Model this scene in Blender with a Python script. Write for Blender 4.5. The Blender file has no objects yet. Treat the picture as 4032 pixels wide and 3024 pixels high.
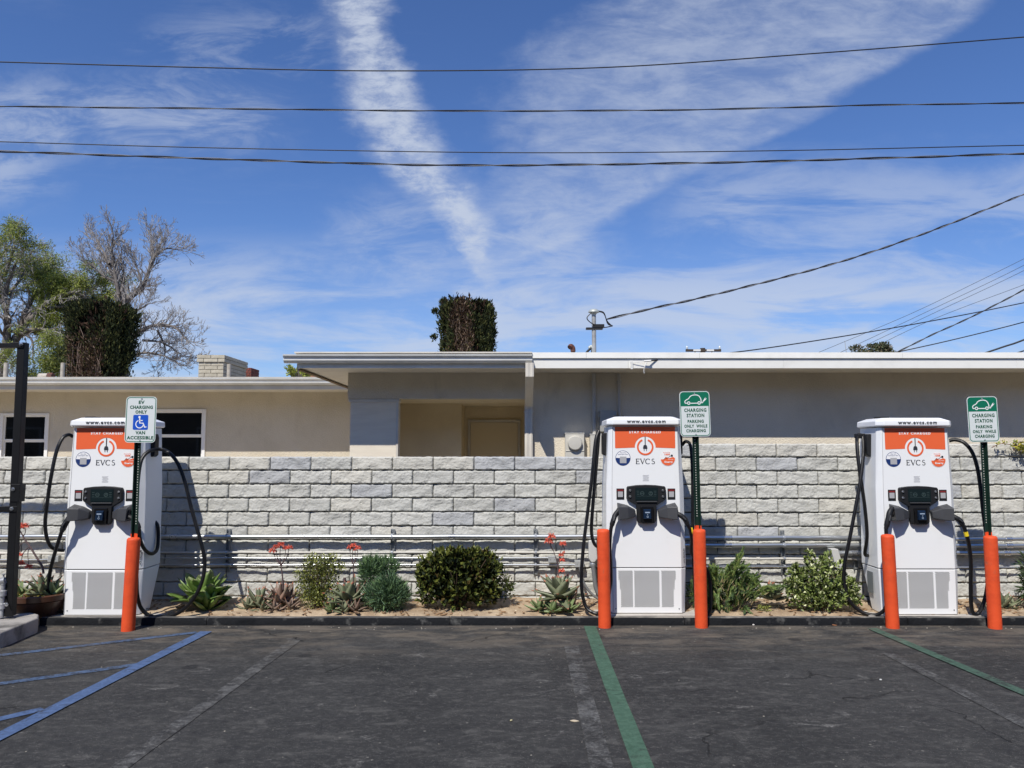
import bpy, bmesh, math, random
import numpy as np
from mathutils import Vector, Matrix, Euler, Quaternion, noise as mnoise
R = math.radians
rnd = random.Random(7)
nr = np.random.RandomState(5)
C = bpy.context.scene.collection
SC = bpy.context.scene

# ------------------------------------------------------------------ camera
FPX, CX, CY = 3030.0, 2016.0, 1512.0
PITCH = R(4.9)
EYE = 1.745
cam_d = bpy.data.cameras.new('camera')
cam = bpy.data.objects.new('camera', cam_d); C.objects.link(cam)
cam.location = (0, 0, EYE); cam.rotation_euler = (R(90) + PITCH, 0, 0)
cam_d.sensor_width = 36; cam_d.lens = FPX / 4032 * 36
cam_d.clip_start = 0.05; cam_d.clip_end = 2000
SC.camera = cam

def raydir(px, py):
    dx, v = px - CX, py - CY
    return dx, FPX * math.cos(PITCH) + v * math.sin(PITCH), FPX * math.sin(PITCH) - v * math.cos(PITCH)
def P(px, py, Y):
    a, b, c = raydir(px, py); t = Y / b
    return Vector((a * t, Y, EYE + c * t))
def G(px, py, z=0.0):
    a, b, c = raydir(px, py); t = (z - EYE) / c
    return Vector((a * t, b * t, z))
def st(px, py):
    a, b, c = raydir(px, py); return a / b, c / b

# ------------------------------------------------------------------ sun, sky, exposure
SUN = Vector((0.41, 1.0, -1.40)).normalized()
sd = bpy.data.lights.new('sun', 'SUN'); sd.energy = 5.0; sd.angle = R(0.53); sd.color = (1.0, 0.955, 0.88)
so = bpy.data.objects.new('sun', sd); C.objects.link(so)
so.rotation_euler = SUN.to_track_quat('-Z', 'Y').to_euler(); so.location = (-6, -12, 18)
SC.view_settings.view_transform = 'Standard'; SC.view_settings.look = 'None'
SC.view_settings.exposure = 0; SC.view_settings.gamma = 1; SC.view_settings.use_curve_mapping = False
SC.render.engine = 'CYCLES'
SC.cycles.max_bounces = 6; SC.cycles.use_denoising = True

class NT:
    """tiny node builder"""
    def __init__(s, tree): s.t = tree; s.n = tree.nodes; s.l = tree.links
    def node(s, typ, **kw):
        n = s.n.new(typ)
        for k, v in kw.items(): setattr(n, k, v)
        return n
    def put(s, sock, v):
        if hasattr(v, 'links') or isinstance(v, bpy.types.NodeSocket): s.l.new(v, sock)
        elif v is not None:
            if isinstance(v, (tuple, list)) and len(v) == 3 and sock.type == 'RGBA': v = (*v, 1)
            sock.default_value = v
    def m(s, op, a, b=None, c=None, clamp=False):
        n = s.node('ShaderNodeMath', operation=op, use_clamp=clamp)
        s.put(n.inputs[0], a)
        if b is not None: s.put(n.inputs[1], b)
        if c is not None: s.put(n.inputs[2], c)
        return n.outputs[0]
    def ramp(s, v, a, b, lo=0.0, hi=1.0, smooth=True):
        n = s.node('ShaderNodeMapRange', interpolation_type='SMOOTHSTEP' if smooth else 'LINEAR')
        s.put(n.inputs['Value'], v); s.put(n.inputs['From Min'], a); s.put(n.inputs['From Max'], b)
        s.put(n.inputs['To Min'], lo); s.put(n.inputs['To Max'], hi)
        return n.outputs[0]
    def mix(s, f, a, b, typ='MIX'):
        n = s.node('ShaderNodeMix', data_type='RGBA', blend_type=typ)
        s.put(n.inputs[0], f); s.put(n.inputs[6], a); s.put(n.inputs[7], b)
        return n.outputs[2]
    def noise(s, vec, scale, detail=4, rough=0.55, dist=0.0):
        n = s.node('ShaderNodeTexNoise'); s.put(n.inputs['Vector'], vec)
        s.put(n.inputs['Scale'], scale); n.inputs['Detail'].default_value = detail
        n.inputs['Roughness'].default_value = rough; n.inputs['Distortion'].default_value = dist
        return n.outputs['Fac']
    def vec(s, x, y, z):
        n = s.node('ShaderNodeCombineXYZ'); s.put(n.inputs[0], x); s.put(n.inputs[1], y); s.put(n.inputs[2], z); return n.outputs[0]
    def sep(s, v):
        n = s.node('ShaderNodeSeparateXYZ'); s.put(n.inputs[0], v); return n.outputs
    def mapp(s, v, scale=(1, 1, 1), loc=(0, 0, 0), rot=(0, 0, 0)):
        n = s.node('ShaderNodeMapping'); s.put(n.inputs[0], v)
        n.inputs['Scale'].default_value = scale; n.inputs['Location'].default_value = loc; n.inputs['Rotation'].default_value = rot
        return n.outputs[0]
    def curve(s, v, pts):
        n = s.node('ShaderNodeFloatCurve'); s.put(n.inputs['Value'], v)
        c = n.mapping.curves[0]
        n.mapping.use_clip = False
        while len(c.points) > 2: c.points.remove(c.points[1])
        pts = sorted(pts)
        c.points[0].location = pts[0]; c.points[1].location = pts[-1]
        for p in pts[1:-1]: c.points.new(*p)
        n.mapping.update()
        return n.outputs[0]

W = bpy.data.worlds.new('World'); SC.world = W; W.use_nodes = True
W.node_tree.nodes.clear(); k = NT(W.node_tree)
sky = k.node('ShaderNodeTexSky', sky_type='NISHITA'); sky.sun_disc = False
sky.sun_elevation = R(52.3); sky.sun_rotation = R(202.3)
sky.air_density = 1.0; sky.dust_density = 0.15; sky.ozone_density = 2.5
tc = k.node('ShaderNodeTexCoord'); dirv = tc.outputs['Generated']
dx, dy, dz = k.sep(dirv)
front = k.ramp(dy, 0.05, 0.3)
ys = k.m('MAXIMUM', dy, 0.05)
S_ = k.m('DIVIDE', dx, ys); T_ = k.m('DIVIDE', dz, ys)
# high cirrus everywhere, on a horizontal layer
zs = k.m('ADD', k.m('MAXIMUM', dz, 0.0), 0.10)
lay = k.vec(k.m('DIVIDE', dx, zs), k.m('DIVIDE', dy, zs), 0.0)
# warped coordinates for ragged edges
w1 = k.noise(k.vec(k.m('MULTIPLY', S_, 1.0), k.m('MULTIPLY', T_, 1.6), 0.0), 9.0, 6, 0.62)
w2 = k.noise(k.vec(S_, k.m('MULTIPLY', T_, 1.8), 3.3), 30.0, 5, 0.6)
wob = k.m('ADD', k.m('MULTIPLY', k.m('SUBTRACT', w1, 0.5), 0.13), k.m('MULTIPLY', k.m('SUBTRACT', w2, 0.5), 0.06))
Sw = k.m('ADD', S_, wob)
def tn(py): return st(CX, py)[1]
T01 = k.m('DIVIDE', T_, 1.0)
def scurve(pts):   # pts (py, px) -> s as function of t ; curve values are mapped (s+1)/2
    q = [(tn(py), (st(px, py)[0] + 1) / 2) for py, px in pts]
    return k.m('SUBTRACT', k.m('MULTIPLY', k.curve(T01, q), 2.0), 1.0)
cc = scurve([(-1300, 1360), (0, 1408), (182, 1449), (365, 1500), (547, 1581), (674, 1650), (820, 1790), (948, 1862), (1057, 1900), (1180, 1925), (1500, 1960)])
hw = k.curve(T01, [(tn(p), w) for p, w in [(-1300, .05), (0, .043), (182, .040), (365, .048), (547, .052), (674, .052), (820, .042), (948, .024), (1057, .018), (1180, .012), (1500, .01)]])
dist = k.m('DIVIDE', k.m('ABSOLUTE', k.m('SUBTRACT', k.m('ADD', S_, k.m('MULTIPLY', wob, 0.62)), cc)), hw)
trail = k.ramp(dist, 1.40, 0.20)
fluff = k.noise(k.vec(S_, k.m('MULTIPLY', T_, 2.0), 1.7), 24.0, 8, 0.66, 0.25)
trail = k.m('MULTIPLY', trail, k.ramp(fluff, 0.32, 0.64, 0.34, 1.0))
trail = k.m('MULTIPLY', trail, k.ramp(T_, tn(1180), tn(950), 0.15, 0.86))
# broad thin fan with a straight right hand edge
le = scurve([(-1300, 3400), (0, 2400), (200, 2120), (365, 2040), (474, 2010), (638, 1930), (784, 1880), (948, 1880), (1057, 1890), (1112, 1895), (1500, 1900)])
re = scurve([(-1300, 3980), (0, 3901), (200, 3646), (365, 3336), (474, 3208), (638, 2825), (784, 2552), (948, 2278), (1057, 2005), (1112, 1930), (1500, 1900)])
fl = k.ramp(k.m('SUBTRACT', k.m('ADD', S_, k.m('MULTIPLY', wob, 1.3)), le), -0.05, 0.09)
fr = k.ramp(k.m('SUBTRACT', re, k.m('ADD', S_, k.m('MULTIPLY', wob, 0.35))), -0.012, 0.03)
rs = k.mapp(k.vec(S_, T_, 0.0), scale=(3.0, 10.0, 1), rot=(0, 0, R(-30)))
fs = k.noise(rs, 2.2, 8, 0.66, 0.4)
fs2 = k.noise(k.mapp(k.vec(S_, T_, 2.0), scale=(1.0, 2.2, 1)), 14.0, 7, 0.65, 0.6)
fan = k.m('MULTIPLY', k.m('MULTIPLY', fl, fr), k.ramp(k.m('ADD', k.m('MULTIPLY', fs, 0.62), k.m('MULTIPLY', fs2, 0.38)), 0.34, 0.68, 0.14, 0.56))
# wispy veil: streaks low over the horizon and on the left
v1 = k.noise(k.mapp(k.vec(S_, T_, 5.0), scale=(1.3, 6.0, 1), rot=(0, 0, R(4))), 2.6, 8, 0.62, 0.6)
low = k.ramp(T_, tn(880), tn(1180))
lowv = k.m('MULTIPLY', low, k.ramp(v1, 0.40, 0.62, 0.03, 0.70))
v2 = k.noise(k.mapp(k.vec(S_, T_, 8.0), scale=(1.1, 3.4, 1), rot=(0, 0, R(8))), 6.0, 8, 0.66, 0.7)
def box(s0, s1, t0, t1, soft):
    a = k.m('MULTIPLY', k.ramp(Sw, s0 - soft, s0 + soft), k.ramp(Sw, s1 + soft, s1 - soft))
    Tw = k.m('ADD', T_, k.m('MULTIPLY', wob, 0.5))
    b = k.m('MULTIPLY', k.ramp(Tw, t0 - soft * .6, t0 + soft * .6), k.ramp(Tw, t1 + soft * .6, t1 - soft * .6))
    return k.m('MULTIPLY', a, b)
lf = k.m('MULTIPLY', box(st(-400, 0)[0], st(1080, 400)[0], tn(590), tn(340), .07), k.ramp(v2, 0.38, 0.66, 0.05, 0.5))
lf2 = k.m('MULTIPLY', box(st(-500, 0)[0], st(140, 700)[0], tn(790), tn(560), .06), k.ramp(v2, 0.36, 0.62, 0.05, 0.5))
lf3 = k.m('MULTIPLY', box(st(650, 0)[0], st(1300, 200)[0], tn(330), tn(60), .07), k.ramp(v2, 0.44, 0.70, 0.0, 0.30))
rt = k.m('MULTIPLY', box(st(2700, 700)[0], st(4700, 800)[0], tn(1000), tn(640), .08), k.ramp(v1, 0.38, 0.62, 0.0, 0.42))
loose = k.m('MULTIPLY', box(st(1350, 900)[0], st(2350, 900)[0], tn(1130), tn(800), .06), k.ramp(v2, 0.36, 0.66, 0.02, 0.42))
cir = k.noise(k.mapp(lay, scale=(0.5, 1.6, 1)), 1.5, 8, 0.65, 0.8)
gen = k.ramp(cir, 0.54, 0.88, 0.0, 0.12)
def mx(*a):
    r = a[0]
    for b in a[1:]:
        r = k.m('SUBTRACT', 1.0, k.m('MULTIPLY', k.m('SUBTRACT', 1.0, r), k.m('SUBTRACT', 1.0, b)))
    return r
cloud = mx(k.m('MULTIPLY', mx(trail, fan, lowv, lf, lf2, lf3, rt, loose), front), gen)
cloud = k.m('MULTIPLY', cloud, k.ramp(dz, -0.01, 0.03))
hz = k.ramp(T_, 0.36, 0.06, 0.0, 0.12)
cloud = mx(cloud, k.m('MULTIPLY', hz, 0.9))
skc = k.mix(1.0, sky.outputs[0], (0.70, 0.92, 1.34), 'MULTIPLY')
b1 = k.node('ShaderNodeBackground'); k.put(b1.inputs[0], skc); b1.inputs[1].default_value = 0.095
b2 = k.node('ShaderNodeBackground'); b2.inputs[0].default_value = (0.72, 0.80, 0.96, 1); b2.inputs[1].default_value = 0.80
ms = k.node('ShaderNodeMixShader'); k.l.new(cloud, ms.inputs[0]); k.l.new(b1.outputs[0], ms.inputs[1]); k.l.new(b2.outputs[0], ms.inputs[2])
wo = k.node('ShaderNodeOutputWorld'); k.l.new(ms.outputs[0], wo.inputs[0])

# ------------------------------------------------------------------ materials
MATS = {}
def mat(name, col, rough=0.7, metal=0.0, col2=None, ns=6.0, bump=0.0, bs=60.0, rand=0.0, spec=0.5, thr=(0.35, 0.65), coat=0.0, detail=5, stretch=(1, 1, 1), bdist=0.01, trans=0.0, col3=None, ns3=1.0, thr3=(.5, .7), st3=(1, 1, 1), a3=1.0):
    if name in MATS: return MATS[name]
    m = bpy.data.materials.new(name); m.use_nodes = True
    q = NT(m.node_tree); bs_ = m.node_tree.nodes['Principled BSDF']
    t = q.node('ShaderNodeTexCoord').outputs['Object']
    if stretch != (1, 1, 1): t = q.mapp(t, scale=stretch)
    c = (*col, 1)
    if col2 is not None:
        f = q.ramp(q.noise(t, ns, detail, 0.6), thr[0], thr[1])
        c = q.mix(f, (*col, 1), (*col2, 1))
    if col3 is not None:
        t3 = q.mapp(q.node('ShaderNodeTexCoord').outputs['Object'], scale=st3, loc=(3.1, 1.7, .4))
        c = q.mix(q.ramp(q.noise(t3, ns3, 8, 0.68, 0.4), thr3[0], thr3[1], 0, a3), c, (*col3, 1))
    if rand > 0:
        oi = q.node('ShaderNodeObjectInfo').outputs['Random']
        v = q.ramp(oi, 0, 1, 1 - rand, 1 + rand, False)
        hs = q.node('ShaderNodeHueSaturation'); q.put(hs.inputs['Color'], c); q.put(hs.inputs['Value'], v); c = hs.outputs[0]
    q.put(bs_.inputs['Base Color'], c)
    bs_.inputs['Roughness'].default_value = rough; bs_.inputs['Metallic'].default_value = metal
    bs_.inputs['Specular IOR Level'].default_value = spec
    if coat: bs_.inputs['Coat Weight'].default_value = coat
    if bump:
        b = q.node('ShaderNodeBump'); b.inputs['Strength'].default_value = bump; b.inputs['Distance'].default_value = bdist
        q.put(b.inputs['Height'], q.noise(t, bs, 5, 0.6)); q.l.new(b.outputs[0], bs_.inputs['Normal'])
    if trans:
        tr = q.node('ShaderNodeBsdfTranslucent'); q.put(tr.inputs[0], c)
        mxs = q.node('ShaderNodeMixShader'); mxs.inputs[0].default_value = trans
        out = m.node_tree.nodes['Material Output']
        q.l.new(bs_.outputs[0], mxs.inputs[1]); q.l.new(tr.outputs[0], mxs.inputs[2]); q.l.new(mxs.outputs[0], out.inputs[0])
    MATS[name] = m
    return m

# ------------------------------------------------------------------ mesh helpers
def tag(o, label=None, cat=None, group=None, kind=None):
    if label: o['label'] = label
    if cat: o['category'] = cat
    if group: o['group'] = group
    if kind: o['kind'] = kind
    return o
def thing(name, label, cat, loc=(0, 0, 0), group=None, rot=(0, 0, 0)):
    o = bpy.data.objects.new(name, None); C.objects.link(o); o.location = loc; o.rotation_euler = rot
    o.empty_display_size = 0.1
    return tag(o, label, cat, group)
def link_mesh(name, me, parent=None, bevel=0, smooth=False, segs=2):
    o = bpy.data.objects.new(name, me); C.objects.link(o)
    if parent: o.parent = parent
    if smooth: me.shade_smooth()
    if bevel:
        b = o.modifiers.new('bevel', 'BEVEL'); b.width = bevel; b.segments = segs; b.limit_method = 'ANGLE'; b.angle_limit = R(35)
    return o
class MB:
    def __init__(s): s.v = []; s.f = []; s.mi = []; s.cur = 0
    def add(s, vs, fs):
        n = len(s.v); s.v += [tuple(a) for a in vs]
        s.f += [tuple(n + i for i in f) for f in fs]; s.mi += [s.cur] * len(fs); return s
    def box(s, x0, x1, y0, y1, z0, z1):
        if x0 > x1: x0, x1 = x1, x0
        if y0 > y1: y0, y1 = y1, y0
        if z0 > z1: z0, z1 = z1, z0
        return s.add([(x0, y0, z0), (x1, y0, z0), (x1, y1, z0), (x0, y1, z0), (x0, y0, z1), (x1, y0, z1), (x1, y1, z1), (x0, y1, z1)],
                     [(0, 3, 2, 1), (4, 5, 6, 7), (0, 1, 5, 4), (1, 2, 6, 5), (2, 3, 7, 6), (3, 0, 4, 7)])
    def loft(s, rings, cap=True):
        n = len(rings[0]); vs = [p for r in rings for p in r]; fs = []
        for i in range(len(rings) - 1):
            for j in range(n):
                a, b = i * n + j, i * n + (j + 1) % n
                fs.append((a, b, b + n, a + n))
        if cap: fs += [tuple(reversed(range(n))), tuple(range((len(rings) - 1) * n, len(rings) * n))]
        return s.add(vs, fs)
    def prism_y(s, pts, y0, y1):     # outline in XZ, extruded along Y
        return s.loft([[(x, y0, z) for x, z in pts], [(x, y1, z) for x, z in pts]])
    def prism_x(s, pts, x0, x1):     # outline in YZ, extruded along X
        return s.loft([[(x0, y, z) for y, z in pts], [(x1, y, z) for y, z in pts]])
    def prism_z(s, pts, z0, z1):
        return s.loft([[(x, y, z0) for x, y in pts], [(x, y, z1) for x, y in pts]])
    def tube(s, pts, r, seg=8, cap=True, twist=0):
        pts = [Vector(p) for p in pts]; rings = []
        rr = r if hasattr(r, '__len__') else [r] * len(pts)
        up = None
        for i, p in enumerate(pts):
            d = (pts[min(i + 1, len(pts) - 1)] - pts[max(i - 1, 0)])
            if d.length < 1e-9: d = Vector((0, 0, 1))
            d.normalize()
            if up is None:
                up = Vector((0, 0, 1)) if abs(d.z) < 0.9 else Vector((0, 1, 0))
            a = d.cross(up)
            if a.length < 1e-6: a = d.orthogonal()
            a.normalize(); b = a.cross(d); up = b
            rings.append([p + (a * math.cos(2 * math.pi * j / seg) + b * math.sin(2 * math.pi * j / seg)) * rr[i] for j in range(seg)])
        return s.loft(rings, cap)
    def cyl(s, p0, p1, r, seg=16): return s.tube([p0, p1], r, seg)
    def lathe(s, prof, c=(0, 0, 0), seg=20, axis='z'):
        rings = []
        for r, h in prof:
            ring = []
            for j in range(seg):
                a = 2 * math.pi * j / seg; u, v = r * math.cos(a), r * math.sin(a)
                if axis == 'z': ring.append((c[0] + u, c[1] + v, c[2] + h))
                elif axis == 'y': ring.append((c[0] + u, c[1] + h, c[2] + v))
                else: ring.append((c[0] + h, c[1] + u, c[2] + v))
            rings.append(ring)
        return s.loft(rings)
    def ribbon(s, pts, w, y, closed=False, th=0.0006):   # flat line in XZ plane
        P2 = [Vector((a, b)) for a, b in pts]; n = len(P2); L = []; Rr = []
        for i in range(n):
            a = P2[(i - 1) % n] if (closed or i > 0) else P2[i]; b = P2[(i + 1) % n] if (closed or i < n - 1) else P2[i]
            d = (b - a).normalized(); nn = Vector((-d.y, d.x)) * w / 2
            L.append(P2[i] + nn); Rr.append(P2[i] - nn)
        m = n if closed else n - 1
        for i in range(m):
            j = (i + 1) % n
            q = [L[i], L[j], Rr[j], Rr[i]]
            s.loft([[(p.x, y, p.y) for p in q], [(p.x, y - th, p.y) for p in q]])
        return s
    def disc(s, cx, cz, r, y, th=0.0006, seg=28, r2=None, a0=0, a1=360, rx=1.0):
        if r2 is None and a1 - a0 >= 360:
            return s.prism_y([(cx + r * rx * math.cos(2 * math.pi * j / seg), cz + r * math.sin(2 * math.pi * j / seg)) for j in range(seg)], y, y - th)
        n = seg
        for i in range(n):
            t0, t1 = R(a0 + (a1 - a0) * i / n), R(a0 + (a1 - a0) * (i + 1) / n); ri = r2 or 0
            s.prism_y([(cx + r * math.cos(t0), cz + r * math.sin(t0)), (cx + r * math.cos(t1), cz + r * math.sin(t1)),
                       (cx + ri * math.cos(t1), cz + ri * math.sin(t1)), (cx + ri * math.cos(t0), cz + ri * math.sin(t0))], y, y - th)
        return s
    def mesh(s, name, mats, fix=True):
        me = bpy.data.meshes.new(name); me.from_pydata(s.v, [], s.f)
        for m_ in (mats if isinstance(mats, (list, tuple)) else [mats]): me.materials.append(m_)
        if max(s.mi, default=0) > 0: me.polygons.foreach_set('material_index', s.mi)
        if fix:
            bm = bmesh.new(); bm.from_mesh(me); bmesh.ops.recalc_face_normals(bm, faces=bm.faces); bm.to_mesh(me); bm.free()
        me.update(); return me
    def build(s, name, mats, parent=None, bevel=0, smooth=False, segs=2):
        me = s.mesh(name, mats)
        if smooth:
            me.shade_smooth()
            try: me.set_sharp_from_angle(angle=R(40))
            except Exception: pass
        return link_mesh(name, me, parent, bevel, False, segs)
def np_mesh(name, V, F, mats, mi=None, parent=None, smooth=False):
    """V (n,3), F (m,k) arrays of one polygon size"""
    me = bpy.data.meshes.new(name); V = np.asarray(V, dtype=np.float32); F = np.asarray(F, dtype=np.int32)
    kk = F.shape[1]
    me.vertices.add(len(V)); me.vertices.foreach_set('co', V.ravel())
    me.loops.add(F.size); me.loops.foreach_set('vertex_index', F.ravel())
    me.polygons.add(len(F)); me.polygons.foreach_set('loop_start', np.arange(len(F), dtype=np.int32) * kk)
    for m_ in (mats if isinstance(mats, (list, tuple)) else [mats]): me.materials.append(m_)
    if mi is not None: me.polygons.foreach_set('material_index', np.asarray(mi, dtype=np.int32))
    if smooth: me.polygons.foreach_set('use_smooth', np.ones(len(F), dtype=bool))
    me.update(calc_edges=True); me.validate()
    o = bpy.data.objects.new(name, me); C.objects.link(o)
    if parent: o.parent = parent
    return o
def dup(root, loc, label=None):
    r = root.copy(); C.objects.link(r); r.location = loc
    if label: r['label'] = label
    for ch in list(root.children):
        c = ch.copy(); C.objects.link(c); c.parent = r
        for g in ch.children:
            d = g.copy(); C.objects.link(d); d.parent = c
    return r
def catmull(pts, n=8):
    pts = [Vector(p) for p in pts]; out = []
    q = [pts[0] * 2 - pts[1]] + pts + [pts[-1] * 2 - pts[-2]]
    for i in range(1, len(q) - 2):
        a, b, c, d = q[i - 1], q[i], q[i + 1], q[i + 2]
        for j in range(n):
            t = j / n
            out.append(0.5 * ((2 * b) + (c - a) * t + (2 * a - 5 * b + 4 * c - d) * t * t + (3 * b - a - 3 * c + d) * t ** 3))
    out.append(pts[-1]); return out
_tx = {}
def text_mesh(body, size, m, align='CENTER', spacing=1.0, bold=0.0, width=None, shear=0, cap=None):
    key = (body, size, m.name, width, bold, cap)
    if key in _tx: return _tx[key]
    cu = bpy.data.curves.new('txt', 'FONT'); cu.body = body; cu.size = size; cu.align_x = align; cu.align_y = 'CENTER'
    cu.space_character = spacing; cu.offset = bold; cu.resolution_u = 2; cu.extrude = 0.0004; cu.shear = shear
    o = bpy.data.objects.new('txt', cu); C.objects.link(o)
    dg = bpy.context.evaluated_depsgraph_get(); dg.update()
    me = bpy.data.meshes.new_from_object(o.evaluated_get(dg))
    bpy.data.objects.remove(o)
    if width:
        xs = [v.co.x for v in me.vertices]; w = max(xs) - min(xs); c0 = (max(xs) + min(xs)) / 2
        for v in me.vertices: v.co.x = (v.co.x - c0) * width / w
    if cap:
        ys = [v.co.y for v in me.vertices]; h = max(ys) - min(ys); c0 = (max(ys) + min(ys)) / 2
        for v in me.vertices: v.co.y = (v.co.y - c0) * cap / h
    me.materials.clear(); me.materials.append(m); me.name = 'lettering'
    _tx[key] = me; return me
def text(body, size, m, parent, x, y, z, **kw):
    me = text_mesh(body, size, m, **kw)
    o = bpy.data.objects.new('lettering', me); C.objects.link(o); o.parent = parent
    o.location = (x, y, z); o.rotation_euler = (R(90), 0, 0); return o

# ================================================================== SETTING
# ------------------------------------------------------------------ asphalt
def asphalt_material(name='worn_asphalt', paint=None):
    m = bpy.data.materials.new(name); m.use_nodes = True; q = NT(m.node_tree); b = m.node_tree.nodes['Principled BSDF']
    t = q.node('ShaderNodeTexCoord').outputs['Object']; X, Y, Z = q.sep(t)
    big = q.noise(t, 0.55, 6, 0.62, 0.4); mid = q.noise(q.mapp(t, scale=(1, 2.2, 1)), 3.2, 7, 0.68, 0.5); fine = q.noise(t, 190, 3, 0.6); fine2 = q.noise(t, 60, 4, 0.7)
    c = q.mix(q.ramp(big, 0.30, 0.70), (0.030, 0.030, 0.0295), (0.050, 0.0495, 0.048))
    c = q.mix(q.ramp(mid, 0.50, 0.72, 0, 0.70), c, (0.112, 0.109, 0.102))
    c = q.mix(q.ramp(mid, 0.46, 0.26, 0, 0.6), c, (0.020, 0.020, 0.022))
    gr = q.noise(q.mapp(t, scale=(1, 1.25, 1), loc=(5, 2, 0)), 17, 9, 0.80, 0.5)
    c = q.mix(q.ramp(gr, 0.50, 0.66, 0, 0.55), c, (0.135, 0.130, 0.120)); c = q.mix(q.ramp(gr, 0.48, 0.34, 0, 0.60), c, (0.016, 0.016, 0.017))
    # pale scuffed streaks
    sc = q.noise(q.mapp(t, scale=(0.9, 1.7, 1), rot=(0, 0, R(6))), 3.0, 11, 0.80, 0.9)
    c = q.mix(q.m('MULTIPLY', q.ramp(sc, 0.57, 0.68), q.ramp(fine2, 0.38, 0.58, 0.05, 0.75)), c, (0.30, 0.29, 0.27))
    # sandy dirt gathered along the kerb
    dk = q.m('MULTIPLY', q.ramp(Y, 6.3, 7.75), q.ramp(q.noise(q.mapp(t, scale=(1, 2.6, 1)), 1.7, 8, 0.7, 0.6), 0.40, 0.66, 0.03, 0.75))
    c = q.mix(dk, c, (0.20, 0.168, 0.130))
    # aggregate
    vo = q.node('ShaderNodeTexVoronoi', feature='F1'); q.put(vo.inputs['Vector'], t); vo.inputs['Scale'].default_value = 120
    ag = q.ramp(vo.outputs['Distance'], 0.16, 0.30, 1, 0)
    sel = q.ramp(q.sep(vo.outputs['Color'])[0], 0.80, 0.86)
    c = q.mix(q.m('MULTIPLY', q.m('MULTIPLY', ag, sel), 0.7), c, (0.30, 0.29, 0.27))
    vo2 = q.node('ShaderNodeTexVoronoi', feature='F1'); q.put(vo2.inputs['Vector'], t); vo2.inputs['Scale'].default_value = 9
    sp = q.m('MULTIPLY', q.ramp(vo2.outputs['Distance'], 0.05, 0.10, 1, 0), q.ramp(q.sep(vo2.outputs['Color'])[1], 0.60, 0.64))
    c = q.mix(q.m('MULTIPLY', sp, 0.4), c, (0.40, 0.38, 0.33))
    # dark oil spots
    vo3 = q.node('ShaderNodeTexVoronoi', feature='F1'); q.put(vo3.inputs['Vector'], q.mapp(t, scale=(1, 1, 1), loc=(3, 1, 0))); vo3.inputs['Scale'].default_value = 2.1
    oil = q.m('MULTIPLY', q.ramp(q.m('ADD', vo3.outputs['Distance'], q.m('MULTIPLY', q.m('SUBTRACT', fine2, 0.5), 0.15)), 0.10, 0.17, 1, 0), q.ramp(q.sep(vo3.outputs['Color'])[0], 0.55, 0.6))
    c = q.mix(q.m('MULTIPLY', oil, 0.6), c, (0.012, 0.012, 0.014))
    c = q.mix(q.ramp(fine, 0.25, 0.75, 0.0, 0.35), c, (0.016, 0.016, 0.017))
    # seams and cracks
    cv = q.node('ShaderNodeTexVoronoi', feature='DISTANCE_TO_EDGE'); wv = q.mapp(t, scale=(0.42, 0.42, 0.42), loc=(.3, .2, 0))
    wn = q.node('ShaderNodeTexNoise'); q.put(wn.inputs['Vector'], t); wn.inputs['Scale'].default_value = 3.5; wn.inputs['Detail'].default_value = 7
    add = q.node('ShaderNodeVectorMath', operation='MULTIPLY_ADD'); q.l.new(wn.outputs['Color'], add.inputs[0]); add.inputs[1].default_value = (0.16, 0.16, 0); q.l.new(wv, add.inputs[2])
    q.l.new(add.outputs[0], cv.inputs['Vector']); cv.inputs['Scale'].default_value = 1
    cr = q.m('MULTIPLY', q.ramp(cv.outputs['Distance'], 0.0012, 0.0034, 1, 0), q.ramp(q.noise(t, 0.9, 3), 0.50, 0.58))
    c = q.mix(q.m('MULTIPLY', cr, 0.6), c, (0.008, 0.008, 0.008))
    if paint:
        pc, wear, amt = paint
        n1 = q.noise(t, 5, 8, 0.72, 0.4); n3 = q.noise(t, 1.1, 3)
        f = q.m('ADD', q.m('ADD', q.m('MULTIPLY', n1, 0.6), q.m('MULTIPLY', fine2, 0.3)), q.m('MULTIPLY', n3, 0.25))
        f = q.m('ADD', f, q.m('MULTIPLY', q.m('SUBTRACT', gr, 0.5), 0.45))
        f = q.ramp(f, wear - 0.09, wear + 0.08, 0.0, amt)
        pc2 = q.mix(q.ramp(gr, 0.35, 0.7), tuple(v * .78 for v in pc), tuple(min(1, v * 1.2 + .01) for v in pc))
        c = q.mix(f, c, pc2)
    q.put(b.inputs['Base Color'], c)
    q.put(b.inputs['Roughness'], q.ramp(mid, 0.3, 0.7, 0.74, 0.92)); b.inputs['Specular IOR Level'].default_value = 0.18
    bu = q.node('ShaderNodeBump'); bu.inputs['Strength'].default_value = 0.75; bu.inputs['Distance'].default_value = 0.008
    h = q.m('ADD', q.m('MULTIPLY', fine2, 0.6), q.m('ADD', q.m('MULTIPLY', mid, 1.6), q.m('MULTIPLY', cr, -1.4)))
    h = q.m('ADD', h, q.m('MULTIPLY', fine, 0.5))
    q.put(bu.inputs['Height'], h); q.l.new(bu.outputs[0], b.inputs['Normal'])
    return m
ASPH = asphalt_material()
M_dirt = mat('dry_soil', (0.32, 0.225, 0.14), 0.95, col2=(0.54, 0.42, 0.28), ns=3.5, bump=0.9, bs=70, bdist=0.02, detail=8)
M_earth = mat('bare_earth', (0.22, 0.17, 0.12), 0.95, col2=(0.30, 0.25, 0.18), ns=1.0)
g = MB(); g.box(-400, 400, -300, 700, -0.5, -0.02); tag(g.build('ground', M_earth), kind='structure')
me = MB(); 
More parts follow.
